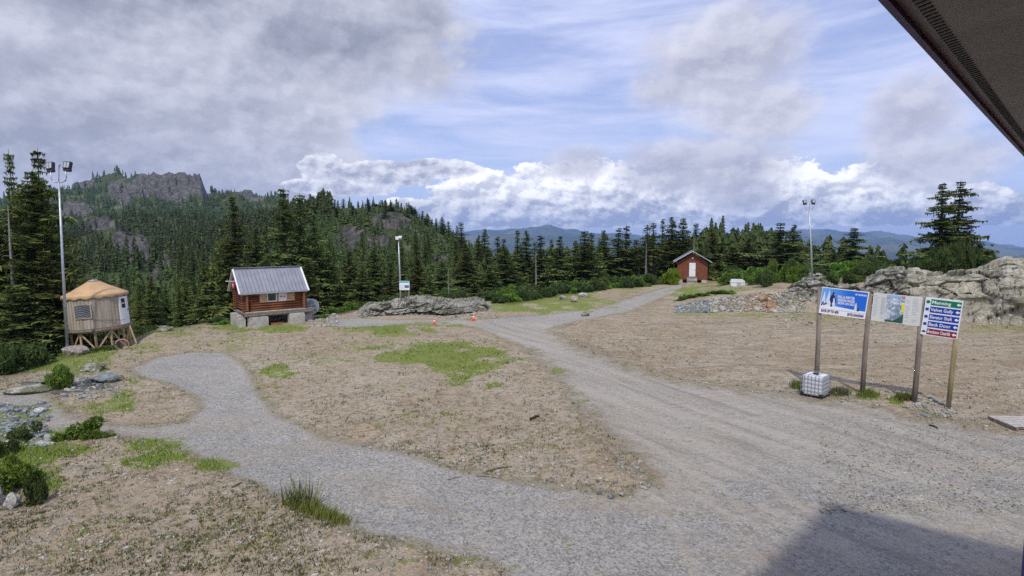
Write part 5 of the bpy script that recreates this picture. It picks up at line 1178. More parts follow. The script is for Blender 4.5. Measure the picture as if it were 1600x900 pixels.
# stays: ropes down the canvas
mb = MB()
for k in range(26):
    a = fa - 1.4 + k * .115; mb.tube([cylpt(a, RY + .055, .06), cylpt(a + .02, RY + .055, zw - .1)], .008, 4)
mb.build('rope', M_WOODGREY, yt)
mb = MB().tube([cylpt(fa + t, RY + .06, .62 - .25 * (t + .3)) for t in np.linspace(-.2, .95, 14)], .010, 4); mb.build('rope', M_DARKMET, yt)
PO = []
for k in range(12):
    a = fa - 0.15 + k * 2 * math.pi / 12; x, y = math.cos(a) * (RY - .12), math.sin(a) * (RY - .12)
    gz_ = h1(yx + x, Y0 + y) - zf_ - x * .06; PO.append((x, y, gz_))
    MB().box((x - .05, y - .05, gz_ - .35), (x + .05, y + .05, -.14)).build('post', M_WOODTAN, yt)
    if math.sin(a) < .25: MB().tube([(x, y, gz_ - .3), (x, y, gz_ + .13)], [.17, .14], 10).build('footing', M_CONC, yt)
for k in range(12):
    a, b_ = PO[k], PO[(k + 1) % 12]
    if k % 2 == 0: MB().beam((a[0] * 1.03, a[1] * 1.03, a[2] + .12), (b_[0] * 1.03, b_[1] * 1.03, -.2), .04, .09).build('brace', M_WOODTAN, yt)
    else: MB().beam((a[0] * 1.03, a[1] * 1.03, -.2), (b_[0] * 1.03, b_[1] * 1.03, b_[2] + .12), .04, .09).build('brace', M_WOODTAN, yt)
    MB().beam((a[0], a[1], -.20), (b_[0], b_[1], -.20), .05, .12).build('joist', M_WOODTAN, yt)
x, y = math.cos(da) * (RY + .2), math.sin(da) * (RY + .2)
MB().beam((x, y, -.12), (x + .55, y - .35, h1(yx + x + .55, Y0 + y - .35) - zf_ - .05), .05, .14).build('leaning_board', M_WOODTAN, yt)
hp = at_y(191, 541, 35.2); hp = (hp[0], hp[1], h1(hp[0], hp[1]) + .34); n_ = 18
ho = MB().tube([(.36 * math.cos(k * 2 * math.pi / n_), 0, .36 * math.sin(k * 2 * math.pi / n_)) for k in range(n_ + 1)], .045, 8, cap=False).build('hoop', simple('pinkish_plastic', (.45, .28, .22)), None, smooth=True, loc=hp, rot=(.25, 0, .5))
tag(ho, 'pinkish round hoop leaning under the right side of the tent platform', 'hoop')

# --- log hut
ca = math.radians(40); g0 = ground(385, 512) ; CX = at_y(385.5, 490, 42.6)
ch_ = empty('log_cabin', (CX[0], 42.6, 0), ca, 'dark brown log hut with grey metal roof raised on concrete blocks', 'hut')
LX, DY, ZB = 4.3, 2.6, 1.08; zt_ = 2.78; r_ = .095
nlog = 9
lg = MB().tube([(-.28, 0, 0), (LX + .28, 0, 0)], r_, 10).mesh('log', M_LOG, True); lg2 = MB().tube([(0, -.28, 0), (0, DY + .28, 0)], r_, 10).mesh('log', M_LOG, True)
lg3 = MB().tube([(0, -.02, 0), (0, DY + .02, 0)], r_, 10).mesh('log', M_LOG, True)
lend = MB().tube([(0, 0, 0), (-.012, 0, 0)], r_ * .86, 10).mesh('log_end', M_LOGEND)
lend2 = MB().tube([(0, 0, 0), (0, -.012, 0)], r_ * .86, 10).mesh('log_end', M_LOGEND)
wx0, wx1, wz0, wz1 = 1.55, 2.20, 1.82, 2.42
for i in range(nlog):
    z = ZB + r_ + i * (zt_ - ZB) / nlog
    if wz0 - .05 < z < wz1 + .03:
        for a_, b_ in ((-.28, .92), (3.78 - .72, LX + .28)): link('log', MB().tube([(a_, 0, z), (b_, 0, z)], r_, 10).mesh('log', M_LOG, True), ch_)
    else: link('log', lg, ch_, (0, 0, z))
    link('log', lg, ch_, (0, DY, z)); l2 = lg2 if i < nlog - 2 else lg3; link('log', l2, ch_, (0, 0, z + r_ * .9)); link('log', l2, ch_, (LX, 0, z + r_ * .9))
    if i < nlog - 2: link('log_end', lend2, ch_, (0, -.28, z + r_ * .9)); link('log_end', lend2, ch_, (LX, -.28, z + r_ * .9))
MB().box((.05, .04, ZB), (LX - .05, DY - .04, zt_ + .2)).build('inner_wall', M_LOG, ch_)
OV = .36; RS = 1.72 / (DY / 2 + OV); zr = 4.28; ze2 = 2.50; G0, G1_ = -.48, LX + .30
for sgn, y0_, y1_ in ((1, -OV, DY / 2), (-1, DY + OV, DY / 2)):
    mb = MB(); mb.prism([(G0, y0_, ze2), (G1_, y0_, ze2), (G1_, y1_, zr), (G0, y1_, zr)], (0, 0, .06))
    slope = mb.build('roof_slope', M_ROOF, ch_)
    npn = 18; wp = (G1_ - G0) / npn
    for i in range(npn):
        xa = G0 + i * wp; mb = MB(); mb.prism([(xa + .012, y0_ - .02 * sgn, ze2 + .063), (xa + wp - .03, y0_ - .02 * sgn, ze2 + .063), (xa + wp - .03, y1_, zr + .063), (xa + .012, y1_, zr + .063)], (0, 0, .012))
        mb.prism([(xa - .012, y0_ - .02 * sgn, ze2 + .066), (xa + .014, y0_ - .02 * sgn, ze2 + .066), (xa + .014, y1_, zr + .066), (xa - .012, y1_, zr + .066)], (0, 0, .085)); mb.build('roof_panel', M_ROOF, slope)
mb = MB().beam((G0, DY / 2, zr + .12), (G1_, DY / 2, zr + .12), .26, .03); mb.build('ridge_cap', M_ROOF, ch_)
for xg in (G0 - .03, G1_ + .03):
    for y0_ in (-OV - .03, DY + OV + .03): MB().beam((xg, y0_, ze2 + .0), (xg, DY / 2, zr + .03), .05, .17, up=(1, 0, 0)).build('barge_board', M_WHITE, ch_)
MB().box((G0, -OV - .05, ze2 - .06), (G1_, -OV - .02, ze2 + .09)).build('eave_board', M_GALV, ch_)
for xg in (.02, LX - .08): MB().prism([(xg, .02, zt_), (xg, DY - .02, zt_), (xg, DY / 2, zt_ + (DY / 2) * RS - .1)], (.06, 0, 0)).build('gable', M_LOG, ch_)
w = MB().box((wx0, -.05, wz0), (wx1, .03, wz1)).build('window', M_GLASS, ch_)
for a_, b_ in (((wx0 - .04, -.09, wz0 - .05), (wx1 + .04, -.052, wz0 + .01)), ((wx0 - .04, -.09, wz1 - .01), (wx1 + .04, -.052, wz1 + .05)), ((wx0 - .04, -.088, wz0 + .01), (wx0 + .02, -.052, wz1 - .01)), ((wx1 - .03, -.088, wz0 + .01), (wx1 + .04, -.052, wz1 - .01))):
    MB().box(a_, b_).build('frame', M_WHITE, w)
def plank_door(nm, x0, x1, z0, z1, n_, par, mat=M_SHUT, y=-.07):
    s_ = empty_part = MB().box((x0, y, z0), (x1, y + .03, z1)).build(nm, mat, par); wd = (x1 - x0) / n_
    for i in range(n_): MB().box((x0 + i * wd + .006, y - .02, z0 + .0), (x0 + (i + 1) * wd - .006, y - .002, z1)).build('plank', mat, s_)
    return s_
plank_door('shutter', .95, 1.50, wz0 - .08, wz1 + .06, 3, ch_); plank_door('shutter', 2.28, 2.36, wz0 - .08, wz1 + .06, 1, ch_); plank_door('shutter', 3.0, 3.62, wz0 - .08, wz1 + .06, 3, ch_)
def cross_sign(par, M_, w_, h_, bg=M_RED, fg=M_WHITE):
    s_ = MB().box((-w_ / 2, -.012, -h_ / 2), (w_ / 2, 0, h_ / 2), M_).build('sign_panel', bg, par); k = h_ * .32
    MB().box((-k, -.018, -k * .3), (k, -.013, k * .3), M_).box((-k * .3, -.0185, -k), (k * .3, -.0135, k), M_).build('cross', fg, s_); return s_
s_ = MB().box((2.38, -.09, wz0 - .06), (2.98, -.07, wz1 + .05)).build('sign_panel', M_WHITE, ch_)
for cx_ in (2.56, 2.80):
    MB().box((cx_ - .10, -.0945, 2.08), (cx_ + .10, -.091, 2.14)).box((cx_ - .03, -.095, 2.01), (cx_ + .03, -.0915, 2.21)).build('cross', M_RED, s_)
Mg = Matrix.Translation((-.62, 1.0, 3.12)) @ Matrix.Rotation(math.radians(-90), 4, 'Z'); 
fl_ = cross_sign(ch_, Mg @ Matrix.Rotation(.0, 4, 'X'), .75, .5)
Mg2 = Matrix.Translation((-.50, .9, 3.35)); MB().tube([(-.50, 1.0, 3.4), (-1.1, 1.2, 3.42)], .03, 8).build('bracket', M_GALV, ch_)
# deck and blocks
MB().box((-.25, -.38, ZB - .16), (LX + .75, DY + .2, ZB - .05)).build('deck', M_WOODGREY, ch_)
for k in range(3): MB().box((-.3 + k * .02, -.62 + k * .06, ZB - .27 - k * .05), (LX + .5 + k * .1, -.44 + k * .07, ZB - .17 - k * .052)).build('deck_beam', M_WOODGREY, ch_)
MB().box((-.1, -.3, ZB - .055), (LX + .1, .0, ZB + .0)).build('sill', M_CONC, ch_)
for (x0, x1, y0, y1, z0, z1) in ((-.02, 1.35, -.75, -.15, -.2, .72), (2.95, 4.15, -.75, -.15, -.1, .78), (-.55, -.05, .4, 1.2, -.2, .80), (-.62, -.1, 1.25, 2.3, -.2, .86), (-.6, -.15, -.2, .36, -.2, .62), (4.35, 4.95, -.1, .5, -.1, .55), (.2, 4.0, 1.9, 2.4, -.2, .8)):
    bm_ = MB(); e = .05; bm_.box((x0, y0, z0), (x1, y1, z1 - e)); bm_.box((x0 + e, y0 + e, z1 - e - .002), (x1 - e, y1 - e, z1)); bm_.build('concrete_block', M_CONC, ch_)
tag(MB().box((-.5, -.1, .0), (.5, .5, .12)).build('timber_offcut', simple('red_brown_boards', (.34, .12, .07)), None, loc=(0, 0, 0)), 'reddish boards lying under the log hut between the concrete blocks', 'boards')
o = bpy.data.objects['timber_offcut']; p = Matrix.Rotation(ca, 3, 'Z') @ Vector((2.1, -.4, 0)); o.location = (CX[0] + p.x, 42.6 + p.y, h1(CX[0] + p.x, 42.6 + p.y) - .02); o.rotation_euler = (0, 0, ca)

# --- silver drum right of the hut
dc = at_y(486.5, 479, 46.4); dd_ = Vector((.62, -.72, .02)).normalized()
M_MOTT = simple('mottled_face', (0.36, 0.42, 0.44), 0.6, 0.2, 0.7, 9, c2=(.10, .13, .14), bs=.5)
dm = empty('drum', tuple(dc), 0, 'silver blue drum with a mottled round face beside the log hut', 'drum')
ax = math.atan2(dd_.y, dd_.x); dm.rotation_euler = (0, 0, ax + math.pi / 2)
MB().tube([(0, 1.05, 0), (0, .95, 0), (0, 0, 0)], [.54, .60, .62], 28).build('body', simple('drum_metal', (.50, .56, .66), .4, .3), dm, smooth=True)
MB().tube([(0, .06, 0), (0, -.03, 0)], [.65, .65], 28).build('rim', M_GALV, dm)
MB().tube([(0, -.031, 0), (0, -.05, 0)], [.58, .50], 24).build('face', M_MOTT, dm)
mb = MB()
for k in range(9): mb.box((-.55 + k * .13, -.062, -math.sqrt(max(.0, .56 ** 2 - (-.55 + k * .13) ** 2))), (-.535 + k * .13, -.052, math.sqrt(max(.0, .56 ** 2 - (-.55 + k * .13) ** 2))))
mb.build('grille', M_GALV, dm)
MB().box((-.25, .2, -dc[2] + h1(dc[0], dc[1]) - .1), (.25, .8, -.55)).build('foot', M_CONC, dm)

# --- red hut
HY = 80.0; hx = at_y(1081.5, 430, HY)[0]; az = math.atan2(hx, HY)
ht = empty('wooden_hut', (hx, HY, 0.15), -az + .04, 'small red-brown board hut with a bright white door', 'hut')
WX, WD = 2.05, 4.6; z0, z1, za = .58, 3.02, 4.40
nb = 20; wb = 2 * WX / nb
wl = MB().prism([(-WX + .02, .03, z0), (WX - .02, .03, z0), (WX - .02, .03, z1), (0, .03, za - .08), (-WX + .02, .03, z1)], (0, WD, 0)).build('wall', M_SIDING, ht)
for i in range(14):      # horizontal boards on the front and the sides
    za_, zb_ = z0 + i * (za - z0) / 14, z0 + (i + 1) * (za - z0) / 14 - .015
    hw = WX if zb_ <= z1 else WX * (za - zb_) / (za - z1) + .0
    if hw <= .1: continue
    for a_, b_ in (((-hw, -.46) , (.46, hw)) if za_ < 2.9 else ((-hw, hw),)):
        MB().box((a_, 0, za_), (b_, .028, zb_)).build('siding_board', M_SIDING, wl)
sl = (4.62 - 3.02) / (WX + .55)
for sg in (-1, 1):
    MB().prism([(0, -.45, 4.62), (sg * (WX + .55), -.45, 3.06), (sg * (WX + .55), WD + .3, 3.06), (0, WD + .3, 4.62)], (0, 0, .07)).build('roof', M_ROOF, ht)
    MB().beam((sg * (WX + .57), -.48, 3.04), (0, -.48, 4.61), .05, .30, up=(0, 1, 0)).build('barge_board', paint('pale_grey_paint', (.60, .60, .63)), ht)
dr = MB().box((-.43, -.02, 1.02), (.43, .03, 2.98)).build('door', M_WHITE, ht)
for a_, b_ in (((-.50, -.03, 1.0), (-.435, .04, 3.05)), ((.435, -.03, 1.0), (.50, .04, 3.05)), ((-.433, -.03, 2.985), (.433, .04, 3.05))): MB().box(a_, b_).build('door_frame', simple('brown_frame', (.12, .05, .03)), ht)
MB().box((.30, -.05, 1.9), (.36, -.021, 2.05)).build('handle', M_DARKMET, dr)
MB().box((-.09, -.12, 3.55), (.09, -.002, 3.72)).build('porch_light', paint('beige_lamp', (.75, .65, .45)), ht)
for k in range(4): MB().box((-.72, -1.15 + k * .26, -.1 + k * .002), (.66, -.90 + k * .26, .26 * (k + 1) - .04)).build('step', M_WOODGREY if k % 2 else M_CONC, ht)
MB().box((1.28, -.10, -.3), (1.98, .5, .55)).build('concrete_block', M_CONC, ht); MB().box((-1.9, 0, -.3), (-1.3, .5, .55)).build('concrete_block', M_CONC, ht)
MB().box((-1.3, .3, -.3), (-.7, 4.5, .57)).build('skirt', M_DARKMET, ht)
p = at_y(1104.5, 443, 78); q_ = at_y(1139, 443, 75)
rw = empty('timber_edging', (p[0], p[1], h1(p[0], p[1])), math.atan2(q_[1] - p[1], q_[0] - p[0]), 'low tan timber edging running right from the red hut', 'timber edging')
LW = math.hypot(q_[0] - p[0], q_[1] - p[1])
for k in range(2): MB().box((0, 0, -.2 + k * .28), (LW, .12, .06 + k * .28)).build('board', simple('tan_board', (.45, .31, .18)), rw)
for k in range(4): MB().box((k * LW / 3 - .06, .122, -.3), (k * LW / 3 + .06, .22, .42)).build('stake', M_WOODGREY, rw)

# --- white bin on the rubble
p = at_y(1152, 448, 64.5); wb_ = empty('grit_bin', (p[0], 64.5, h1(p[0], 64.5) - .05), -.25, 'white plastic bin with rounded lid on the bank right of the red hut', 'bin')
pr = [(-.74, 0), (.74, 0), (.78, .45), (.72, .68), (.55, .78), (-.55, .80), (-.72, .70), (-.78, .45)]
MB().prism([(x, -.4, z) for x, z in pr], (0, .8, 0)).build('body', M_PLASTIC, wb_)
MB().prism([(-.80, -.44, .47), (.80, -.44, .47), (.80, -.44, .52), (-.80, -.44, .52)], (0, .88, 0)).build('lid_rim', M_PLASTIC, wb_)
MB().box((-.12, -.42, .08), (.32, -.401, .42)).build('label_plate', flat('grey_plate', (.42, .43, .45)), wb_)

# --- white caged tank
p0 = ground(1284, 624.5); a0 = ground(1258.5, 617); b0 = ground(1306, 617.5)
tk = empty('water_tank', (p0[0], p0[1], -.02), 0, 'white caged plastic tank on a black pallet by the first sign post', 'tank')
ua = math.atan2(b0[1] - p0[1], b0[0] - p0[0]); tk.rotation_euler = (0, 0, math.radians(42))
TA, TB, TH = .93, .86, .86
mb = MB()
for x_ in (0, TA / 2 - .06, TA - .12): mb.box((x_, 0, 0), (x_ + .12, TB, .06))
for y_ in (0, TB / 2 - .05, TB - .1): mb.box((0, y_, .062), (TA, y_ + .1, .11))
mb.build('pallet', M_BLACKPL, tk)
import bmesh
bm = bmesh.new(); bmesh.ops.create_cube(bm, size=1); 
for v in bm.verts: v.co = Vector(((v.co.x + .5) * (TA - .06) + .03, (v.co.y + .5) * (TB - .06) + .03, (v.co.z + .5) * (TH - .03) + .115))
bmesh.ops.bevel(bm, geom=bm.edges[:], offset=.07, segments=3, affect='EDGES', profile=.5); me = bpy.data.meshes.new('tank_body'); bm.to_mesh(me); bm.free(); me.materials.append(M_PLASTIC); link('tank_body', me, tk)
MB().tube([(TA / 2, TB / 2, TH + .06), (TA / 2, TB / 2, TH + .14)], [.12, .11], 16).build('cap', M_BLACKPL, tk)
M_CAGE = simple('cage_steel', (.33, .36, .37), .5, .5, .2)
def bar(p, q): return MB().tube([p, q], .010, 5)
for k in range(6):
    z = .14 + k * (TH - .02) / 5
    mb = MB(); 
    for a_, b_ in (((0, 0, z), (TA, 0, z)), ((TA, 0, z), (TA, TB, z)), ((TA, TB, z), (0, TB, z)), ((0, TB, z), (0, 0, z))): mb.tube([a_, b_], .010, 5)
    mb.build('cage_hoop', M_CAGE, tk)
for k in range(7):
    x = TA * k / 6; 
    for y in (0, TB): bar((x, y - .0, .11), (x, y, TH + .12)).build('cage_bar', M_CAGE, tk)
for k in range(1, 6):
    y = TB * k / 6
    for x in (0, TA): bar((x, y, .11), (x, y, TH + .12)).build('cage_bar', M_CAGE, tk)
for k in range(2): bar((0, TB * (.33 + .33 * k), TH + .12), (TA, TB * (.33 + .33 * k), TH + .12)).build('cage_bar', M_CAGE, tk)
for (x, y) in ((-.01, -.01), (TA - .13, -.012), (-.012, TB - .13)): MB().box((x, y, .105), (x + .14, y + .14, .21)).build('corner_guard', M_BLACKPL, tk)

# --- wooden pallet at the right edge
A_, B_, C_ = ground(1543, 650, .12), ground(1576, 636, .12), ground(1588, 668, .12)
ux = Vector((C_[0] - A_[0], C_[1] - A_[1], 0)); uy = Vector((B_[0] - A_[0], B_[1] - A_[1], 0)); lx = ux.length; ly = uy.length
pl = empty('wooden_pallet', (A_[0], A_[1], 0.0), math.atan2(ux.y, ux.x), 'grey weathered wooden pallet lying on the gravel at the right edge', 'pallet')
print('pallet', lx, ly, math.degrees(math.atan2(ux.y, ux.x)), math.degrees(math.atan2(uy.y, uy.x)))
ly = max(ly, 1.5)
for k in range(6): x0 = k * lx / 6; MB().box((x0 + .02, -.02 * (k % 2), .115), (x0 + lx / 6 - .06, ly, .14)).build('board', simple('bleached_board', (.50, .46, .41), .85, var=.3, scale=6) if k == 0 else bpy.data.materials['bleached_board'], pl)
for k in range(3): y0 = k * (ly - .09) / 2; MB().box((0, y0, .0), (lx, y0 + .09, .113)).build('runner', M_WOODGREY, pl)

# --- cones
def cone(px, v, hpx, label):
    x, y = ground(px, v); s_ = hpx * y / 880 / .5; o = empty('traffic_cone', (x, y, h1(x, y)), .3, label, 'traffic cone')
    MB().box((-.19 * s_, -.19 * s_, 0), (.19 * s_, .19 * s_, .03 * s_)).build('base', M_ORANGE, o)
    MB().tube([(0, 0, .03 * s_), (0, 0, .24 * s_)], [.14 * s_, .088 * s_], 14).build('cone_body', M_ORANGE, o, smooth=True)
    MB().tube([(0, 0, .241 * s_), (0, 0, .36 * s_)], [.089 * s_, .058 * s_], 14).build('white_band', M_WHITE, o, smooth=True)
    MB().tube([(0, 0, .361 * s_), (0, 0, .5 * s_)], [.058 * s_, .025 * s_], 14).build('cone_tip', M_ORANGE, o, smooth=True)
cone(678.5, 508.5, 9.5, 'orange traffic cone on the verge, the left and nearer one'); cone(740, 500.5, 10.5, 'orange traffic cone with white band, the right and farther one')

# --- writing
def text_mesh(body, size, align='LEFT', bold=0.0):
    cu = bpy.data.curves.new('t', 'FONT'); cu.body = body; cu.size = size; cu.align_x = align; cu.offset = bold; cu.resolution_u = 2
    ob = bpy.data.objects.new('t', cu); COL.objects.link(ob); dg = bpy.context.evaluated_depsgraph_get(); dg.update()
    me = bpy.data.meshes.new_from_object(ob.evaluated_get(dg)); bpy.data.objects.remove(ob); return me
def put_text(body, x, z, size, mat, par, y=-.035, align='LEFT', bold=0.0, sx=1.0, name='lettering', rot=0.0, fit=None):
    me = text_mesh(body, size, align, bold)
    if fit: sx = min(1.0, fit / max(v.co.x for v in me.vertices))
    me.materials.clear(); me.materials.append(mat)
    return link(name, me, par, (x, y, z), (math.radians(90), rot, 0), (sx, 1, 1))
Cw, Cn, Cp = flat('print_white', (.80, .81, .84)), flat('print_navy', (.02, .02, .10)), flat('print_purple', (.10, .02, .13))
Cb, Cb2, Cg, Cr, Cy, Cgrey, Clb = flat('print_blue', (.02, .10, .50)), flat('print_deep_blue', (.01, .045, .32)), flat('print_green', (.0, .19, .07)), flat('print_dark_red', (.25, .01, .02)), flat('print_yellow', (.80, .68, .06)), flat('print_grey', (.52, .55, .56)), flat('print_pale_blue', (.30, .48, .75))
m, q, b = new_mat('print_sky'); co = q.n('ShaderNodeTexCoord').outputs['Object']; sx_ = q.n('ShaderNodeSeparateXYZ'); q.put(sx_.inputs[0], co)
q.put(b.inputs['Base Color'], q.mix(q.step(q.add(sx_.outputs[0], q.mul(q.noise(co, 2.0), .5)), .2, 1.5), (.14, .36, .72), (.015, .14, .60))); b.inputs['Roughness'].default_value = .35; Csky = m
m, q, b = new_mat('print_map'); co = q.n('ShaderNodeTexCoord').outputs['Object']; n_ = q.noise(co, 5, 6, .7, 1.2); n2_ = q.noise(co, 14, 4, .7, .5)
q.put(b.inputs['Base Color'], q.mix(q.mul(q.step(n2_, .5, .6), .6), q.mix(q.step(n_, .42, .56), (.72, .76, .80), (.20, .27, .36)), (.10, .16, .17))); b.inputs['Roughness'].default_value = .4; Cmap = m

# --- the three boards on four posts
PB = [(1275, 606), (1347, 614.5), (1428, 628), (1481, 637)]; PT = [(1281, 451), (1359.5, 459), (1441.5, 464), (1501, 470)]
bs_ = [ground(*p) for p in PB]; so = empty('trail_sign', (bs_[0][0], bs_[0][1], 0), 0, 'three trail sign boards in a row on four tall wooden posts', 'sign'); so0 = np.array([bs_[0][0], bs_[0][1], 0])
tops = []
for i, (b_, t_) in enumerate(zip(bs_, PT)):
    tp = at_y(t_[0], t_[1], b_[1]); tops.append(tp); a = Vector((b_[0], b_[1], -.4)) - Vector(so0); c = Vector(tp) - Vector(so0)
    mat = [M_WOODGREY, M_WOODGREY, M_WOODGREY, simple('yellowed_post', (.36, .29, .15), .85, var=.35, scale=7, stretch=(1, 1, .15), bs=.3)][i]
    mb = MB().tube([a, a.lerp(c, .5) + Vector((.02 * (-1) ** i, 0, 0)), c], [.105, .10, .095] if i < 3 else [.085, .085, .08], 10); po_ = mb.build('post', mat, so, smooth=True)
    if i == 3: po_['label'] = 'yellowish post at the right end'
def board_frame(TL, TR, BL, BR, i0, i1, fwd=.13):
    P0, P1 = tops[i0], tops[i1]; n_ = np.array([P1[1] - P0[1], -(P1[0] - P0[0]), 0]); n_ /= np.linalg.norm(n_)
    if n_[1] > 0: n_ = -n_
    P0 = P0 + n_ * fwd
    def hit(px, v): d = ray(px, v); t = np.dot(P0 - np.array([0, 0, CH]), n_) / np.dot(d, n_); return np.array([0, 0, CH]) + d * t
    tl, tr_, bl, br = (hit(*p) for p in (TL, TR, BL, BR))
    x = Vector(((br - bl) + (tr_ - tl)) / 2); w_ = x.length; x.normalize(); zz = Vector((0, 0, 1)); h_ = ((tl - bl)[2] + (tr_ - br)[2]) / 2; y = zz.cross(x).normalized(); z2 = x.cross(y)
    M_ = Matrix((x, y, z2)).transposed().to_4x4(); c = (tl + tr_ + bl + br) / 4; M_.translation = Vector(c) - Vector(so0) - x * w_ / 2 - z2 * h_ / 2
    print('board', w_, h_)
    return M_, w_, h_
def board(M_, w_, h_, mat, label):
    o = MB().box((0, 0, 0), (w_, .03, h_)).build('sign_board', mat, so); o.matrix_local = M_; o['label'] = label
    return o
def plate(par, name, pts, mat, y=-.004, th=.003):
    return MB().prism([(x, y - th, z) for x, z in pts], (0, th - .0005, 0)).build(name, mat, par)
def rect(x0, z0, x1, z1): return [(x0, z0), (x1, z0), (x1, z1), (x0, z1)]
M_, w_, h_ = board_frame((1283, 448.5), (1357, 456), (1281, 488.5), (1353, 499.5), 0, 1)
b1 = board(M_, w_, h_, Cw, 'blue and white poster board with a skier')
plate(b1, 'blue_field', rect(.02, h_ * .24, w_ - .04, h_ - .03), Csky)
def ell(cx_, cz_, rx, rz, n=14): return [(cx_ + rx * math.cos(2 * math.pi * k / n), cz_ + rz * math.sin(2 * math.pi * k / n)) for k in range(n)]
W1, H1 = w_, h_
plate(b1, 'snow', [(.02, H1 * .20), (W1 - .04, H1 * .20), (W1 - .04, H1 * .27), (W1 * .75, H1 * .28), (W1 * .5, H1 * .31), (W1 * .3, H1 * .33), (.02, H1 * .36)], Cw, -.008)
for cx_, hw, z1_ in ((.07, .05, .88), (.17, .065, .95), (.28, .05, .80)): plate(b1, 'snowy_tree', [(W1 * cx_ - W1 * hw, H1 * .34), (W1 * cx_ + W1 * hw, H1 * .34), (W1 * cx_ + W1 * hw * .5, H1 * .6), (W1 * cx_, H1 * z1_), (W1 * cx_ - W1 * hw * .6, H1 * .6)], flat('print_snow_tree', (.62, .70, .82)), -.008)
plate(b1, 'snowy_tree', [(W1 * .74, H1 * .26), (W1 * .80, H1 * .26), (W1 * .785, H1 * .45), (W1 * .765, H1 * .58), (W1 * .75, H1 * .45)], flat('print_pale_tree', (.66, .70, .62)), -.012)
plate(b1, 'dark_tree', [(W1 * .80, H1 * .26), (W1 * .85, H1 * .26), (W1 * .82, H1 * .38)], Cn, -.016)
for k, (cx_, cz_) in enumerate(((.06, .42), (.09, .36), (.13, .40), (.04, .34))): plate(b1, 'dark_tree', ell(W1 * cx_, H1 * cz_, W1 * .018, H1 * .045, 8), Cn, -.012)
sk = [(.235, .30), (.275, .30), (.27, .36), (.255, .42), (.275, .50), (.27, .60), (.285, .66), (.33, .50), (.315, .46), (.345, .46), (.345, .50), (.30, .70), (.275, .76), (.24, .77), (.21, .70), (.195, .58), (.205, .52), (.235, .44), (.23, .36)]
plate(b1, 'skier_figure', [(W1 * a, H1 * b_) for a, b_ in sk], Cn, -.013); plate(b1, 'skier_head', ell(W1 * .262, H1 * .81, W1 * .020, H1 * .045), Cn, -.017)
F = H1
for body, x, z, s_ in (('FALL & WINTER', .36, .66, .135), ('SEASON PASSES', .37, .54, .135), ('NOW ON SALE', .38, .43, .125)): put_text(body, W1 * x, H1 * z, F * s_, Cw, b1, -.014, bold=.004, fit=W1 * .36)
put_text('MT SEYMOUR', W1 * .72, H1 * .83, F * .085, Cw, b1, -.014, bold=.003, fit=W1 * .24)
put_text('SAVE UP TO 60%', W1 * .05, H1 * .075, F * .13, Cp, b1, -.014, bold=.006, fit=W1 * .38); put_text('BUYS.CANADIAN', W1 * .62, H1 * .055, F * .13, Cp, b1, -.014, bold=.006, fit=W1 * .34)
M_, w_, h_ = board_frame((1364, 457.5), (1441, 464), (1362, 500), (1437.5, 510.5), 1, 2)
b2 = board(M_, w_, h_, flat('map_board_cream', (.66, .67, .62)), 'cream map board with a mountain map in the middle')
plate(b2, 'map_picture', rect(w_ * .29, h_ * .03, w_ * .66, h_ * .97), Cmap); plate(b2, 'map_sky', rect(w_ * .29, h_ * .88, w_ * .60, h_ * .975), Clb, -.008)
plate(b2, 'map_forest', [(w_ * .29, h_ * .03), (w_ * .66, h_ * .03), (w_ * .66, h_ * .34), (w_ * .58, h_ * .22), (w_ * .45, h_ * .08), (w_ * .29, h_ * .10)], flat('print_forest', (.03, .10, .06)), -.008)
plate(b2, 'map_key', rect(w_ * .605, h_ * .42, w_ * .66, h_ * .70), Cy, -.012); plate(b2, 'map_key', rect(w_ * .60, h_ * .88, w_ * .66, h_ * .97), flat('print_salmon', (.65, .20, .12)), -.012)
for col_, (xa, xb) in enumerate(((.03, .13), (.18, .27), (.69, .78), (.82, .96))):
    for k in range(13):
        if rnd.random() < .15: continue
        plate(b2, 'print_line', rect(w_ * xa, h_ * (.90 - k * .065), w_ * (xa + (xb - xa) * rnd.uniform(.6, 1)), h_ * (.915 - k * .065) + .002), Cgrey, -.004, .002)
plate(b2, 'print_column', rect(w_ * .19, h_ * .30, w_ * .265, h_ * .86), flat('print_pale_grey', (.52, .52, .55)), -.008, .002)
M_, w_, h_ = board_frame((1445, 463.5), (1503.5, 470), (1440, 522), (1498, 531), 2, 3)
b3 = board(M_, w_, h_, flat('panel_white', (.74, .78, .80)), 'white panel of five coloured trail strips')
rows = [('Manning', Cg), ('Velvet Gully', Cb2), ('Elevator Shaft', Cb2), ('Back Door', Cb2), ('Brockton Chairlift', Cr)]
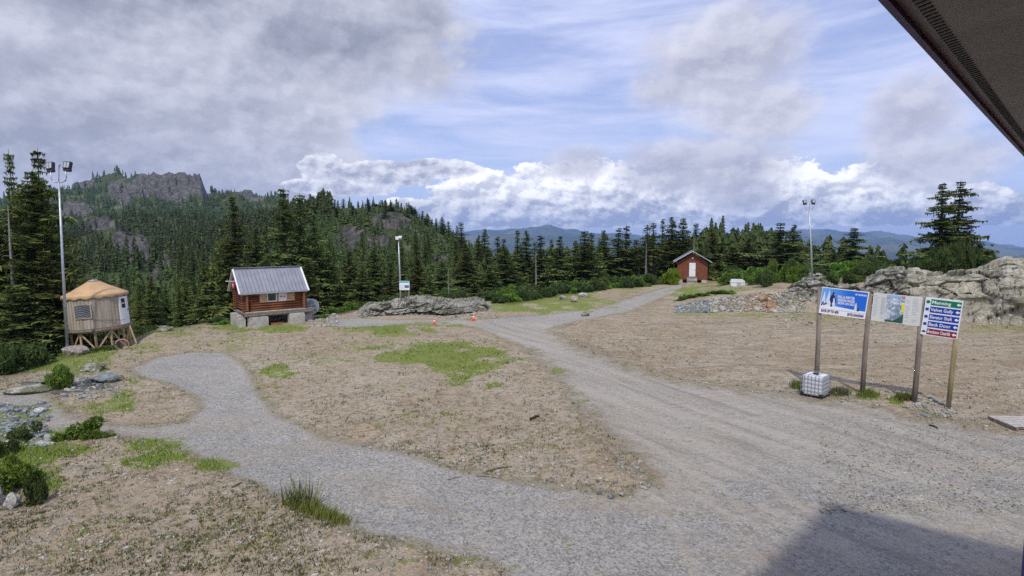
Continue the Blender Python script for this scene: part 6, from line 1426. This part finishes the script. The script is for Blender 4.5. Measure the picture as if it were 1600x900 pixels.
for k, (tx_, c_) in enumerate(rows):
    zt2 = h_ * (.955 - k * .194); zb2 = zt2 - h_ * .155
    st_ = plate(b3, 'name_strip', rect(w_ * .16, zb2, w_ * .965, zt2), c_); st_['label'] = 'strip reading ' + tx_
    put_text(tx_, w_ * .18, zb2 + h_ * .04, h_ * .118, Cw, st_, -.0105, bold=.003, fit=w_ * (.62 if k == 4 else .60), name='lettering')
    zc = (zt2 + zb2) / 2; ar = [(.84, 0), (.90, .045), (.90, .018), (.955, .018), (.955, -.018), (.90, -.018), (.90, -.045)]
    if k == 0 or True: plate(st_, 'arrow', [(w_ * a, zc + h_ * b_) for a, b_ in ar], Cw, -.0085)
    if k == 0: plate(b3, 'green_circle', ell(w_ * .08, zc, w_ * .055, w_ * .055, 18), Cg)
    elif k < 4: plate(b3, 'blue_square', rect(w_ * .035, zc - w_ * .045, w_ * .125, zc + w_ * .045), Cb2)
    else: plate(b3, 'chairlift_symbol', [(w_ * .03, zc - .05), (w_ * .13, zc - .05), (w_ * .13, zc + .0), (w_ * .09, zc + .02), (w_ * .08, zc + .06), (w_ * .07, zc + .02), (w_ * .03, zc)], Cn)
for i_, nm in ((0, b1), (1, b2), (2, b3)): pass

# --- small sign on the outcrop
yb = 49.0; a_ = at_y(626, 476, yb); b_ = at_y(639, 474, yb); tl = at_y(624, 439, yb); br = at_y(640, 453, yb)
ssn = empty('notice_board', (a_[0], yb, a_[2] - .2), 0, 'small white notice board on two posts above the rock outcrop', 'sign')
def L_(p): return (p[0] - a_[0], p[1] - yb, p[2] - a_[2] + .2)
for p in (a_, b_): x, y, z = L_(p); MB().box((x - .05, .0, -.5), (x + .05, .09, L_(tl)[2] - .02)).build('post', M_WOODGREY, ssn)
x0, _, z1_ = L_(tl); x1, _, z0_ = L_(br)
bd_ = MB().box((x0, -.04, z0_), (x1, -.005, z1_)).build('panel', Cw, ssn)
MB().box((x0 + .02, -.046, z1_ - .16), (x1 - .02, -.041, z1_ - .02)).build('header', flat('print_teal', (.08, .42, .46)), bd_); MB().box((x0 + .45, -.046, z0_ + .18), (x1 - .04, -.041, z0_ + .42)).build('picture', flat('print_slate', (.10, .16, .30)), bd_)
for k in range(4): MB().box((x0 + .06, -.045, z0_ + .12 + k * .1), (x0 + .40, -.041, z0_ + .15 + k * .1)).build('print_line', Cgrey, bd_)
MB().beam((x0 + .05, .1, .1), (x1 - .1, .5, z0_ - .35), .06, .1).build('brace', M_WOODGREY, ssn)

# --- loose bits of wood
def stick(px, v, px2, v2, r, mat, label, h=.04):
    a, b_ = ground(px, v), ground(px2, v2); o = empty('stick', (a[0], a[1], h1(*a) + h * .5), 0, label, 'stick'); d = Vector((b_[0] - a[0], b_[1] - a[1], 0))
    me = MB().tube([(0, 0, 0), d * .5 + Vector((.03, .04, .015)), d], [r, r * .9, r * .6], 7).mesh('stick', mat, True); bpy.data.objects.remove(o)
    o = link('stick', me, None, (a[0], a[1], h1(*a) + h * .6)); return tag(o, label, 'stick')
M_DKW = simple('charred_wood', (.05, .03, .022), .9, var=.4)
stick(829, 658, 842, 653, .055, M_DKW, 'short dark chunk of wood on the bare ground between the roads', .08)
stick(745, 744, 785, 749, .022, M_SNAG, 'long pale stick on the edge of the lower path'); stick(760, 738, 800, 731, .018, M_BARK, 'brown twig beside the long pale stick')
stick(292, 778, 296, 766, .02, M_SNAG, 'pale stick on the bare ground at lower left'); stick(362, 764, 378, 756, .02, M_BARK, 'brown stick beside the edge of the lower path')
stick(700, 748, 722, 744, .02, M_SNAG, 'thin pale stick left of the long pale one')
stick(1452, 663, 1466, 668, .03, M_DKW, 'rusty brown branch on the gravel under the sign posts')
